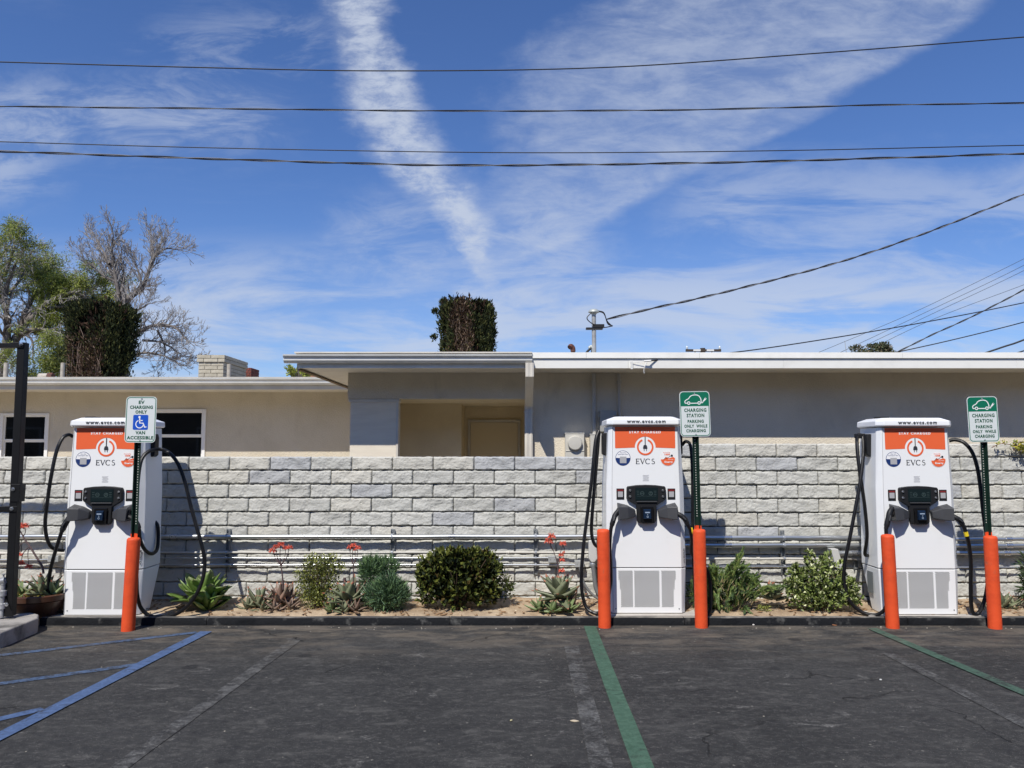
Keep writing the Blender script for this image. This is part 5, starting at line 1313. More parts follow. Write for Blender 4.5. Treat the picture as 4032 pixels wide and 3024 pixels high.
# aloes
def floret_cluster(parent, c, n, rx, rz, L=.030, cap=True, mats=(M_flo, M_flo2)):
    g = MB()
    for i in range(n):
        az = i * 2.39996 + rnd.uniform(-.2, .2); u = (i + .5) / n
        d = Vector((math.cos(az) * rx * math.sqrt(u) * .35, math.sin(az) * rx * math.sqrt(u) * .35, rz * .3 * (1 - u)))
        out = Vector((math.cos(az) * (.45 + .5 * u), math.sin(az) * (.45 + .5 * u), .45 - 1.25 * u + rnd.uniform(-.3, .3))).normalized()
        a = Vector(c) + d; b = a + out * L * rnd.uniform(.8, 1.15) * (rx / .045)
        g.cur = 0 if rnd.random() < .7 else 1
        m_ = a.lerp(b, .5)
        g.tube([a, m_, b], [.0022, .0046, .0026], 5)
    o = g.build('flower_cluster', list(mats), parent, smooth=True); return o
def stalk(root, pts, r0, r1, name='flower_stalk'):
    c = catmull(pts, 6); n = len(c) - 1
    g = MB(); g.tube(c, [r0 + (r1 - r0) * i / n for i in range(n + 1)], 7); return g.build(name, M_stalk, root, smooth=True)
def aloe(label, px, Y, rosettes, flower=None):
    x = P(px, 2400, Y).x; z = soil_h(x, Y); t = thing('aloe', label, 'aloe', (x, Y, z), 'aloes in the planting bed')
    for (dpx, dy, dz, n, L, W_, mts, e0, e1) in rosettes:
        ls = leaf_set('leaf', L, W_, .009, mts, (.15, .32, .0), .45)
        rosette(t, n, L, W_, None, ls, (dpx / 365, dy, dz), e0, e1, rot0=rnd.uniform(0, 360))
    return t
GRN = [M_al, M_alt]; PUR = [M_alp, M_alt]; FRS = [M_alg, M_alt]
t1 = aloe('mauve green aloe clump with one tall coral flower stalk, left of the small leaved bush', 1075, 8.30, [(-55, -.02, .02, 15, .23, .082, GRN, 80, 8), (22, .02, .04, 18, .27, .088, PUR, 85, 10), (52, .06, .02, 10, .22, .075, PUR, 75, 20), (-25, -.12, .0, 9, .13, .055, GRN, 70, 10), (20, -.14, .0, 8, .12, .05, PUR, 70, 10), (75, -.08, .0, 8, .13, .05, PUR, 60, 10), (-88, -.05, .0, 8, .15, .055, GRN, 70, 8)])
def flower_head(t, base_px, top_px, Y, heads, r0=.011):
    L0 = t.location; b = P(*base_px, Y) - L0; m_ = P(*top_px, Y) - L0
    stalk(t, [b, b.lerp(m_, .5) + Vector((.006, 0, 0)), m_], r0, r0 * .55)
    for (hx, hy, n, rx) in heads:
        h = P(hx, hy, Y + rnd.uniform(-.03, .03)) - L0; mid = m_.lerp(h, .55) + Vector((.010 if h.x > m_.x else -.010, 0, -.012))
        stalk(t, [m_, mid, h], r0 * .5, .003, 'flower_branch'); floret_cluster(t, h, n, rx, .03)
flower_head(t1, (1115, 2335), (1107, 2228), 8.33, [(1075, 2168, 32, .05), (1105, 2146, 40, .052), (1125, 2158, 26, .042), (1140, 2156, 30, .045), (1085, 2153, 20, .035)])
t2 = aloe('grey green aloe with one coral flower stalk, left of the blue green bush', 1370, 8.22, [(0, 0, .06, 20, .29, .130, GRN, 84, 2), (-50, -.10, .0, 9, .14, .06, FRS, 70, 10), (0, -.16, .0, 10, .13, .055, GRN, 70, 8), (38, -.12, .0, 9, .14, .06, PUR, 70, 10), (25, .10, .05, 8, .24, .07, PUR, 85, 40)])
flower_head(t2, (1388, 2330), (1391, 2228), 8.28, [(1378, 2156, 26, .042), (1391, 2148, 34, .045), (1410, 2158, 26, .04), (1398, 2165, 12, .03)], .009)
L0 = t2.location; stalk(t2, [P(1358, 2330, 8.3) - L0, P(1357, 2300, 8.3) - L0, P(1357, 2275, 8.3) - L0], .014, .016, 'flower_bud')
t3 = aloe('grey aloe with fanned leaves and a crooked coral flower stalk left of the middle charger', 2190, 8.20, [(10, 0, .10, 22, .31, .140, GRN, 84, -8), (-65, -.10, .0, 12, .16, .075, FRS, 70, 5), (-15, -.17, .0, 12, .14, .065, FRS, 75, 5), (45, -.14, .0, 12, .15, .065, FRS, 70, 5), (60, -.02, .02, 9, .2, .07, PUR, 60, 15)])
flower_head(t3, (2196, 2340), (2196, 2222), 8.26, [], .010)
L0 = t3.location
for a, b, hd, n, rx in (((2196, 2225), (2180, 2170), (2161, 2130), 44, .055), ((2180, 2170), (2168, 2150), (2172, 2112), 40, .05), ((2197, 2215), (2206, 2180), (2216, 2140), 36, .045), ((2196, 2215), (2202, 2200), (2210, 2185), 22, .034), ((2196, 2228), (2204, 2212), (2214, 2205), 24, .036), ((2196, 2262), (2204, 2255), (2212, 2248), 28, .038), ((2216, 2148), (2222, 2160), (2220, 2176), 10, .02)):
    stalk(t3, [P(*a, 8.26) - L0, P(*b, 8.25) - L0, P(hd[0], hd[1] + 4, 8.24) - L0], .005, .003, 'flower_branch'); floret_cluster(t3, P(*hd, 8.24) - L0, n, rx, .03)
t4 = aloe('single small grey agave like aloe between the feathery shrub and the variegated bush', 3045, 8.25, [(0, 0, .08, 14, .22, .12, GRN, 80, 5)])
t5 = aloe('small pale aloe on bare soil right of the rightmost bollard', 3965, 8.3, [(-20, 0, .0, 11, .20, .07, [M_al, M_alt], 80, 15), (25, .0, .0, 7, .15, .05, [M_al, M_alt], 60, 10)])
# potted aloe, far left
px = 148; Y = 8.02; x = P(px, 2400, Y).x; 
t = thing('plant_pot', 'wide brown bowl shaped pot in shade left of the left charger', 'pot', (x, Y + .02, .05))
M_pot = mat('brown_glazed_pot', (.085, .034, .018), .35, col2=(.05, .025, .015), ns=5)
g = MB(); g.lathe([(.16, 0), (.20, .03), (.275, .15), (.29, .175), (.285, .18), (.300, .185), (.305, .235), (.285, .245), (.27, .235), (.26, .20), (0.01, .20)], seg=36); g.build('bowl', M_pot, t, smooth=True)
g = MB(); g.lathe([(.262, .19), (.2, .205), (.01, .21)], seg=24); g.build('potting_soil', M_dirt, t)
tp = thing('potted_aloe', 'aloe with drooping coral flowers growing in the brown pot', 'aloe', (x, Y + .02, .255))
ls = leaf_set('leaf', .27, .105, .010, [M_al, M_alt], (.1, .25, -.02), .45)
rosette(tp, 20, .28, .07, None, ls, (.03, 0, .0), 84, 4); ls = leaf_set('leaf', .20, .08, .010, [M_alg, M_alt], (.1, .25), .45)
rosette(tp, 12, .2, .06, None, ls, (.18, -.06, .0), 75, 10); rosette(tp, 10, .2, .06, None, ls, (-.16, -.06, -.01), 70, 5)
L0 = tp.location; kk = lambda a, b, y=8.0: P(a * .3135, 1980 + b * .3135, y) - L0
stalk(tp, [kk(545, 890), kk(530, 800), kk(450, 670), kk(370, 540), kk(310, 460), kk(285, 410), kk(240, 335)], .012, .006)
for pts, n, rx in (([kk(250, 350), kk(240, 330), kk(235, 300)], 46, .058), ([kk(290, 425), kk(318, 370), kk(312, 290)], 40, .05), ([kk(310, 490), kk(255, 530), kk(238, 650)], 22, .042), ([kk(370, 545), kk(290, 640), kk(262, 760)], 34, .045), ([kk(372, 560), kk(350, 640), kk(362, 800)], 34, .042)):
    stalk(tp, pts, .005, .003, 'flower_branch'); floret_cluster(tp, pts[-1], n, rx, .03)
# dead leaves and yellow filler in pot
def leaf_cloud(name, parent, ells, n, size, mats, weights=None, aspect=.45, up=.5, shell=.45, droop=0, seed=1, flat=0., kind=True, fold=.3, tuft=1, stretchdir=None):
    """n small folded leaves (4 tris) spread through ellipsoids (cx,cy,cz,rx,ry,rz)"""
    r = np.random.RandomState(seed); ells = np.array(ells, float); vol = ells[:, 3] * ells[:, 4] * ells[:, 5]; vol = vol ** .8
    idx = r.choice(len(ells), n, p=vol / vol.sum()); E = ells[idx]
    d = r.normal(size=(n, 3)); d /= np.linalg.norm(d, axis=1, keepdims=True)
    rad = (1 - shell * r.rand(n) ** 1.6)
    c = E[:, :3] + d * E[:, 3:] * rad[:, None]
    dr = d * .9 + r.normal(size=(n, 3)) * .55 + np.array([0, -.1, up]); dr[:, 2] -= droop
    if stretchdir is not None: dr = dr * .35 + np.array(stretchdir)
    if tuft > 1:
        k_ = n // tuft; c = np.repeat(c[:k_], tuft, 0); b = np.repeat(dr[:k_], tuft, 0); n = len(c); dr = b + r.normal(size=(n, 3)) * .55; E = E[:n]
    dr /= np.linalg.norm(dr, axis=1, keepdims=True)
    s = size * r.uniform(.65, 1.3, n)[:, None]
    w = np.cross(dr, r.normal(size=(n, 3))); w /= np.linalg.norm(w, axis=1, keepdims=True); nn = np.cross(dr, w)
    a = c; m1 = c + dr * s * .5 + w * s * aspect * .5 + nn * s * fold * aspect; m2 = c + dr * s * .5 - w * s * aspect * .5 + nn * s * fold * aspect; tp_ = c + dr * s; 
    V = np.stack([a, m1, tp_, m2], 1).reshape(-1, 3); base = np.arange(n)[:, None] * 4
    F = np.concatenate([base + np.array([0, 1, 2]), base + np.array([0, 2, 3])], 0)
    mi = r.choice(len(mats), n, p=weights) if len(mats) > 1 else np.zeros(n, int)
    o = np_mesh(name, V, F, mats, np.concatenate([mi, mi]), parent)
    if kind: o['kind'] = 'stuff'
    return o
leaf_cloud('filler_leaves', tp, [(-.12, -.12, .01, .13, .10, .05), (.02, -.16, .0, .10, .06, .04)], 260, .022, [mat('yellow_sedum', (.42, .36, .06), .6), mat('red_dry_leaf', (.14, .05, .03), .8), mat('dark_green_leaf', (.04, .06, .02), .6)], [.3, .35, .35])
def stems(root, n, h, spread, r, m, base=.03, seed=3, tip=.4):
    q = random.Random(seed); g = MB()
    for i in range(n):
        a = q.random() * 6.28; s_ = spread * math.sqrt(q.random()); b = Vector((math.cos(a) * base * q.random(), math.sin(a) * base * q.random(), 0)); e = Vector((math.cos(a) * s_, math.sin(a) * s_ * .6, h * q.uniform(.6, 1)))
        g.tube(catmull([b, b.lerp(e, .5) + Vector((q.uniform(-.03, .03), 0, .02)), e], 4), [r * (1 - (1 - tip) * i_ / 8) for i_ in range(9)], 5)
    return g.build('stems', m, root, smooth=True)
M_stem = mat('brown_stem', (.10, .065, .04), .9)
def shrub(label, cat, px, Y, z=None):
    x = P(px, 2400, Y).x; return thing('shrub', label, cat, (x, Y, soil_h(x, Y) if z is None else z))
# small leaved bush (full px 1165-1350, 2200-2415)
t = shrub('rounded small leaved bush with tiny yellow green leaves, between the first two flowering aloes', 'shrub', 1258, 8.33)
stems(t, 26, .5, .22, .006, M_stem)
Ebush = [(0, 0, .26, .20, .17, .22), (-.06, 0, .42, .14, .12, .12), (.10, .02, .40, .13, .12, .14), (-.12, -.02, .22, .13, .12, .18), (.08, -.05, .14, .14, .12, .12), (-.05, -.08, .12, .14, .10, .12), (-.22, 0, .33, .05, .05, .05), (.20, .02, .44, .05, .05, .03)]
leaf_cloud('foliage', t, Ebush, 5200, .020, [mat('leaf_olive', (.12, .14, .03), .5, rand=0), mat('leaf_yellow_green', (.30, .32, .07), .5), mat('leaf_dark', (.035, .05, .014), .5)], [.45, .33, .22], aspect=.75, shell=.75, seed=11)
leaf_cloud('wispy_shoots', t, [(-.10, 0, .52, .10, .06, .05), (.10, 0, .52, .12, .06, .05), (.24, 0, .40, .05, .05, .06), (-.26, 0, .36, .04, .04, .05)], 240, .018, [mat('leaf_yellow_green', (.22, .235, .055), .5)], aspect=.7, shell=1, seed=12)
# blue-green finger-leaved bush
M_se1 = mat('blue_green_finger_leaf', (.105, .175, .095), .6, spec=.3); M_se2 = mat('fresh_finger_leaf', (.14, .23, .09), .6, spec=.3); M_se3 = mat('deep_finger_leaf', (.034, .072, .034), .6, spec=.3)
t = shrub('bushy blue green succulent shrub with fine upright finger leaves, in two mounds', 'shrub', 1510, 8.2)
leaf_cloud('foliage', t, [(-.02 + .06, 0, .16, .19, .17, .15), (.10, 0, .13, .15, .14, .13), (-.06, -.02, .14, .15, .13, .13), (.05, -.03, .24, .11, .10, .10)], 4600, .080, [M_se1, M_se2, M_se3], [.48, .27, .25], aspect=.10, up=.9, shell=.6, seed=21, fold=.2)
leaf_cloud('foliage', t, [(-.14, .12, .40, .12, .10, .11), (-.19, .14, .32, .07, .08, .16), (.02, .14, .40, .09, .08, .10)], 2300, .080, [M_se1, M_se2, M_se3], [.30, .52, .18], aspect=.10, up=1.0, shell=.6, seed=22, fold=.2)
stems(t, 14, .35, .16, .006, M_stem, seed=5)
# large dark shrub
t = shrub('large dense dark green shrub with oval glossy leaves in the middle of the bed', 'shrub', 1808, 8.30)
stems(t, 34, .55, .40, .008, M_stem, .08)
Eb = [(0, 0, .30, .38, .22, .24), (-.25, 0, .34, .20, .20, .22), (.24, 0, .36, .20, .20, .24), (-.10, 0, .46, .22, .18, .15), (.12, 0, .47, .22, .18, .14), (-.30, -.04, .20, .14, .14, .14), (.28, 0, .20, .16, .16, .14), (0, -.08, .16, .28, .14, .13), (-.28, 0, .48, .13, .12, .09), (.30, .02, .49, .13, .12, .09), (-.33, 0, .14, .10, .10, .10), (.33, 0, .14, .10, .10, .10)]
leaf_cloud('foliage', t, Eb, 5200, .060, [mat('leaf_deep_olive', (.050, .068, .016), .5, spec=.3), mat('leaf_mid_olive', (.14, .155, .030), .5, spec=.3), mat('leaf_black_green', (.016, .024, .009), .6, spec=.3), mat('leaf_bronze', (.095, .065, .020), .5, spec=.3)], [.42, .30, .20, .08], aspect=.52, up=.75, shell=.6, seed=31, tuft=4)
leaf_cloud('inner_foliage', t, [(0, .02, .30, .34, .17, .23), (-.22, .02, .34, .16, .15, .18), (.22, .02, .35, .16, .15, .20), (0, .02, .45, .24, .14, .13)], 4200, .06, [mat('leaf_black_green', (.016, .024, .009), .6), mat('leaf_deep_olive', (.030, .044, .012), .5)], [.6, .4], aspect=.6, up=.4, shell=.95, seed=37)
leaf_cloud('foliage', t, [(.02, 0, .58, .38, .14, .05), (-.40, 0, .36, .05, .10, .18), (.40, 0, .38, .05, .10, .18)], 520, .052, [mat('leaf_mid_olive', (.062, .080, .018), .38), mat('leaf_light_olive', (.10, .115, .03), .4)], [.6, .4], aspect=.42, up=1.4, shell=1, seed=32, tuft=3)
leaf_cloud('foliage', t, [(.50, .06, .20, .10, .08, .12), (.49, .06, .32, .03, .03, .10)], 170, .045, [mat('leaf_deep_olive', (.030, .044, .012), .35), mat('leaf_light_olive', (.10, .115, .03), .4)], [.7, .3], aspect=.45, up=.8, shell=1, seed=33)
# feathery shrub right of the middle charger
M_fe = [mat('feather_bright', (.28, .37, .095), .5, trans=.2), mat('feather_mid', (.15, .23, .065), .5, trans=.2), mat('feather_deep', (.050, .095, .035), .55, trans=.1)]
t = shrub('tall feathery bright green shrub with arching plumes right of the middle charger', 'shrub', 2850, 8.25)
L0 = t.location
g = MB(); Vn = []; plumes = []
pr = random.Random(9)
kp = lambda a, b, y: P(2600 + a * .452, 1900 + b * .452, y) - L0
spec = [((560, 900), (700, 585)), ((600, 950), (690, 640)), ((520, 950), (450, 720)), ((500, 1000), (440, 800)), ((600, 1000), (560, 760)), ((650, 980), (640, 780)), ((700, 950), (760, 780)), ((740, 980), (850, 850)), ((760, 1020), (870, 930)), ((480, 1050), (300, 1040)), ((520, 1080), (460, 960)), ((560, 1100), (590, 1140)), ((620, 1080), (640, 980)), ((680, 1060), (720, 960)), ((700, 1100), (760, 1110)), ((640, 1000), (580, 880)), ((740, 900), (830, 800)), ((560, 860), (620, 740)), ((600, 900), (740, 700)), ((880, 960), (1060, 890)), ((860, 960), (990, 920)), ((500, 900), (520, 1060)), ((660, 900), (600, 1000)), ((780, 960), (700, 880)), ((600, 760), (700, 700)), ((430, 900), (420, 1000)), ((700, 800), (860, 900)), ((470, 860), (460, 740)), ((540, 1080), (380, 1120)), ((620, 1120), (570, 1150))]
allV = []; allF = []; MI = []; nb = 0
for (a, b) in spec:
    for rep in range(7):
        y0_ = 8.2 + pr.uniform(-.13, .2)
        A = kp(a[0] + pr.uniform(-40, 40), a[1] + pr.uniform(-20, 50), y0_); B = kp(b[0] + pr.uniform(-38, 38), b[1] + pr.uniform(-20, 45), y0_ + pr.uniform(-.09, .09))
        M_ = A.lerp(B, .5) + Vector((pr.uniform(-.03, .03), 0, .03)); c = catmull([A, M_, B], 8); L_ = len(c)
        tone = pr.random()
        g.tube(c, [.004 * (1 - i / L_) + .001 for i in range(L_)], 4)
        for i in range(3, L_):
            u = i / L_; d = (c[i] - c[i - 1]).normalized()
            for j in range(14):
                az = pr.random() * 6.28; o_ = d.orthogonal().normalized(); o_.rotate(Quaternion(d, az))
                dd = (d * (1.0 + u) + o_ * .75 + Vector((0, 0, -.06))).normalized(); Ln = .042 * pr.uniform(.7, 1.2) * (1.15 - .4 * u)
                base = c[i].lerp(c[i - 1], pr.random()); ww = dd.cross(Vector((pr.uniform(-1, 1), pr.uniform(-1, 1), pr.uniform(-1, 1)))).normalized() * .0034
                allV += [base - ww, base + ww, base + dd * Ln + Vector((0, 0, -.004))]; allF.append((nb, nb + 1, nb + 2)); nb += 3
                MI.append(0 if tone + pr.random() * .5 > 1.0 else (1 if tone + pr.random() * .5 > .52 else 2))
g.build('stems', mat('tan_stem', (.24, .19, .09), .8), t)
o = np_mesh('foliage', np.array([tuple(v) for v in allV]), np.array(allF), M_fe, MI, t); o['kind'] = 'stuff'
leaf_cloud('inner_foliage', t, [(-.10, .05, .22, .20, .12, .18), (.14, .05, .20, .16, .12, .16), (-.26, .04, .14, .10, .10, .12)], 5200, .06, [M_fe[2], M_fe[1], M_fe[0]], [.5, .32, .18], aspect=.12, shell=.9, seed=44)
# variegated jade-like bush
t = shrub('dense pale variegated succulent bush with cream edged leaves left of the right charger', 'shrub', 3225, 8.22)
stems(t, 24, .42, .25, .009, M_stem, .05)
Ev = [(0, 0, .24, .28, .20, .20), (-.20, 0, .26, .14, .14, .16), (.20, 0, .22, .18, .16, .16), (0, -.10, .14, .26, .12, .12), (-.24, 0, .40, .06, .07, .09), (.0, 0, .44, .14, .10, .10), (-.08, .02, .54, .035, .04, .07), (.13, .02, .52, .04, .04, .07), (.24, .02, .44, .06, .06, .06), (.36, 0, .26, .07, .08, .06), (.32, -.04, .12, .1, .1, .08), (-.24, -.06, .12, .1, .1, .1)]
leaf_cloud('foliage', t, Ev, 9800, .040, [mat('variegated_green', (.165, .22, .055), .45), mat('variegated_cream', (.56, .58, .33), .5), mat('variegated_dark', (.06, .09, .026), .5), mat('variegated_lime', (.29, .35, .10), .45)], [.40, .15, .17, .28], aspect=.50, up=.6, shell=.6, seed=51, tuft=7)  # four leaf tones mixed at random
# spiky plant at the right edge
t = shrub('dark spiky leaved plant cut off by the right edge', 'plant', 4062, 8.3)
leaf_cloud('foliage', t, [(0, 0, .20, .10, .10, .20), (0, 0, .42, .09, .09, .16)], 620, .085, [mat('spike_dark', (.030, .055, .018), .45), mat('spike_mid', (.065, .10, .03), .45)], [.6, .4], aspect=.16, up=.1, shell=.9, seed=61)
stems(t, 5, .55, .06, .008, M_stem, .03)
# yellow vine over the wall top
vx = P(3985, 1760, 8.7)
t = thing('vine', 'yellow green vine spilling over the top of the wall at the right edge', 'vine', (vx.x, 8.74, 1.80))
g = MB(); L0 = t.location
for pts in ([(4060, 1765), (3985, 1752), (3940, 1748), (3905, 1762)], [(4080, 1760), (4010, 1750), (3990, 1775)], [(4090, 1745), (4040, 1740), (3990, 1742)]):
    g.tube(catmull([P(a, b, 8.66) - L0 for a, b in pts], 6), .004, 5)
g.build('stems', mat('reddish_vine_stem', (.16, .06, .035), .8), t)
kv = lambda a, b, y=8.66: tuple(P(a, b, y) - L0)
leaf_cloud('leaves', t, [(*kv(4005, 1755), .07, .05, .045), (*kv(4040, 1762), .08, .06, .05), (*kv(3948, 1743), .018, .02, .018), (*kv(3968, 1747), .03, .02, .012), (*kv(3925, 1750), .03, .02, .01), (*kv(4080, 1750), .12, .06, .07)], 420, .040, [mat('vine_yellow', (.52, .46, .05), .5, trans=.2), mat('vine_green', (.22, .27, .05), .5)], [.65, .35], aspect=.5, up=.1, shell=1, seed=71)
# tiny weeds in the bed
wg = thing('weed', 'sprawling low weed with small yellow green leaves under the small aloe', 'weed', (P(3010, 2405, 8.12).x, 8.12, .09))
leaf_cloud('foliage', wg, [(0, 0, .02, .08, .06, .03)], 160, .02, [mat('leaf_yellow_green', (.22, .235, .055), .5), mat('leaf_olive', (.085, .105, .022), .5)], [.5, .5], aspect=.6, shell=1, seed=81)

# ================================================================== TREES
def grow(start, d0, L0_, r0, depth, q, spread=.55, upk=.06, ratio=.78, nseg=3, kids=(2, 3), wig=.16, minr=.004, leafpts=None, droop=0.0, env=None):
    """recursive limbs -> list of (points, radii)"""
    out = []
    def rec(p, d, L, r, lv):
        pts = [p]; rr = [r]
        for i in range(nseg):
            d = (d + Vector((q.gauss(0, wig), q.gauss(0, wig), q.gauss(0, wig) + upk - droop * (depth - lv > depth - 2 and 0 or 0)))).normalized()
            if lv <= 1 and droop: d = (d + Vector((0, 0, -droop))).normalized()
            p = p + d * L / nseg; r = max(minr, r * .90); pts.append(p); rr.append(r)
            if lv <= 2 and leafpts is not None: leafpts.append((p.copy(), d.copy()))
        out.append((pts, rr))
        if lv == 0: return
        if env is not None and not env(p): return
        n = q.choice(kids)
        for i in range(n):
            ax = d.orthogonal().normalized(); ax.rotate(Quaternion(d, q.random() * 6.28))
            nd = d.copy(); nd.rotate(Quaternion(ax, q.gauss(spread, .15)))
            rec(p if i else p, nd, L * ratio * q.uniform(.8, 1.15), max(minr, r * (.80 if i == 0 else .62)), lv - 1)
        if q.random() < .55:
            k_ = pts[1]; ax = d.orthogonal().normalized(); ax.rotate(Quaternion(d, q.random() * 6.28)); nd = d.copy(); nd.rotate(Quaternion(ax, q.gauss(spread * 1.3, .15)))
            rec(k_, nd, L * ratio * .8, max(minr, r * .5), max(0, lv - 2))
    rec(Vector(start), Vector(d0).normalized(), L0_, r0, depth)
    return out
def limbs_obj(name, limbs, m, parent, seg=4, rmax=9, rmin=0):
    g = MB()
    for pts, rr in limbs:
        if rmin <= rr[0] < rmax: g.tube(pts, rr, 8 if rr[0] > .06 else (5 if rr[0] > .02 else 3), cap=False)
    me_ = g.mesh(name, m, fix=False); me_.shade_smooth(); return link_mesh(name, me_, parent)
M_bark = mat('grey_bark', (.20, .175, .155), .9, col2=(.12, .105, .095), ns=6)
M_barkp = mat('pale_twig', (.42, .40, .38), .9, col2=(.20, .17, .15), ns=3)
# bare tree
YT = 22.0
def TP(px, py, y=YT): return P(px, py, y)
base = TP(470, 1490); 
t = thing('bare_tree', 'leafless tree with fine grey branches rising behind the trimmed cypress', 'tree', (base.x, YT, 0)); L0 = t.location
q = random.Random(21); limbs = []
trunk = [Vector((0, 0, 0)), Vector((.05, 0, 2.0)), TP(485, 1400) - L0, TP(480, 1330) - L0, TP(476, 1260) - L0]
limbs.append((trunk, [.22, .19, .16, .14, .12]))
main = [([(476, 1260), (505, 1180), (560, 1130), (600, 1030), (632, 960)], .10), ([(476, 1260), (470, 1170), (455, 1110), (430, 1050), (385, 975)], .09), ([(468, 1160), (450, 1060), (440, 990), (445, 930)], .06), ([(478, 1150), (488, 1090), (470, 1000)], .05), ([(560, 1130), (545, 1070), (528, 1030)], .045),
        ([(480, 1330), (520, 1240), (580, 1200)], .06), ([(482, 1360), (560, 1300), (620, 1280), (690, 1290), (735, 1340)], .07), ([(482, 1420), (560, 1390), (640, 1400), (700, 1430)], .05), ([(600, 1020), (650, 980), (710, 985)], .04), ([(455, 1110), (400, 1080), (345, 1030)], .04), ([(620, 1300), (650, 1370), (640, 1440)], .035), ([(590, 1060), (600, 990), (592, 925)], .05), ([(430, 1040), (405, 985), (372, 930)], .045), ([(560, 1340), (640, 1350), (720, 1400)], .04)]
for pts, r0 in main:
    yj = YT + q.uniform(-.9, .9); c = catmull([TP(a, b, YT + (yj - YT) * i / (len(pts) - 1)) - L0 for i, (a, b) in enumerate(pts)], 5); n = len(c) - 1
    rr = [r0 * (1 - .72 * i / n) for i in range(n + 1)]; limbs.append((c, rr))
    for i in range(2, n + 1):
        for rep in range(2 if i < n else 4):
            d = (c[i] - c[i - 1]).normalized(); ax = d.orthogonal().normalized(); ax.rotate(Quaternion(d, q.random() * 6.28)); nd = d.copy(); nd.rotate(Quaternion(ax, q.uniform(.3, .9) if i < n else q.uniform(.1, .5)))
            nd.z += .15
            limbs += grow(c[i], nd, q.uniform(.19, .33), rr[i] * .40, 3, q, spread=.50, upk=.09, ratio=.72, minr=.0050, wig=.15, kids=(2, 2, 2, 3))
limbs_obj('trunk', limbs, M_bark, t, rmin=.028); limbs_obj('branches', limbs, M_barkp, t, rmax=.028)
r = np.random.RandomState(3)
tips = [l[0][-1] for l in limbs if l[1][0] < .012]
sel = [tips[i] for i in r.choice(len(tips), min(1500, len(tips)), replace=False)]
leaf_cloud('buds', t, [(p.x, p.y, p.z, .03, .03, .03) for p in sel], 900, .045, [mat('dry_pod', (.19, .12, .06), .8), mat('pale_bud', (.30, .27, .17), .8)], [.45, .55], aspect=.35, up=-.3, shell=1, seed=4)
# airy green tree at left
def airy_tree(label, Y, mains, basepx, seed, nleaf, leafsz, name='tree', cols=None):
    q = random.Random(seed); b = P(basepx, 1490, Y); t = thing(name, label, 'tree', (b.x, Y, 0)); L0 = t.location; limbs = []; lp = []
    for pts, r0 in mains:
        yj = q.uniform(-1.6, 1.6); c = catmull([P(a, b_, Y + yj * i / (len(pts) - 1)) - L0 for i, (a, b_) in enumerate(pts)], 5); n = len(c) - 1
        rr = [r0 * (1 - .7 * i / n) for i in range(n + 1)]; limbs.append((c, rr))
        for i in range(3, n + 1):
            for rep in range((1 if i % 2 else 2) if i < n else 4):
                d = (c[i] - c[i - 1]).normalized(); ax = d.orthogonal().normalized(); ax.rotate(Quaternion(d, q.random() * 6.28)); nd = d.copy(); nd.rotate(Quaternion(ax, q.uniform(.35, 1.0)))
                limbs += grow(c[i], nd, q.uniform(.30, .52), rr[i] * .45, 3, q, spread=.55, upk=.02, ratio=.75, minr=.007, wig=.2, kids=(2, 2, 3), leafpts=lp, droop=.12)
    tr = [Vector((0, 0, 0)), Vector((0, 0, 1.5)), P(*mains[0][0][0], Y) - L0]; limbs.append((tr, [.3, .26, .22]))
    limbs_obj('trunk', limbs, M_bark, t, rmin=.04); limbs_obj('branches', limbs, M_barkp, t, rmax=.04)
    rs = np.random.RandomState(seed); ii = rs.choice(len(lp), min(len(lp), 2600), replace=False)
    # clumps: dense in some parts, thin in others
    ell = []
    for i in ii:
        p = lp[i][0]; dn = mnoise.noise(p * .9 + Vector((seed, 0, 0)))
        if dn < -.22: continue
        s_ = .12 + .16 * max(0, dn + .2); ell.append((p.x, p.y, p.z - .04, s_, s_, s_ * 1.1))
    leaf_cloud('foliage', t, ell, nleaf, leafsz, cols or [mat('fresh_tree_leaf', (.38, .42, .085), .6, trans=.4), mat('mid_tree_leaf', (.21, .26, .060), .6, trans=.4), mat('dim_tree_leaf', (.12, .155, .045), .6, trans=.3)], [.42, .38, .20], aspect=.28, up=-.35, shell=1, seed=seed)
    return t
airy_tree('airy light green tree spreading behind the far left roof', 25.0, [
    ([(0, 1420), (60, 1340), (110, 1260), (160, 1215), (260, 1220)], .16), ([(20, 1400), (30, 1280), (20, 1160), (60, 1040)], .14), ([(60, 1340), (120, 1190), (150, 1140), (200, 1110)], .10), ([(120, 1260), (210, 1180), (290, 1150), (360, 1130)], .10),
    ([(-40, 1380), (-80, 1200), (-60, 1080), (20, 990)], .14), ([(200, 1210), (280, 1200), (350, 1150)], .06), ([(100, 1300), (180, 1300), (230, 1360)], .07), ([(20, 1200), (-30, 1120), (-50, 1000)], .08), ([(30, 1300), (120, 1330), (130, 1420)], .06), ([(30, 1160), (80, 1100), (100, 1050)], .06), ([(-60, 1350), (-200, 1200), (-260, 1050)], .12), ([(60, 1340), (20, 1380), (-40, 1440)], .06), ([(20, 1080), (45, 1010), (60, 970)], .05)], 0, 5, 80000, .085)
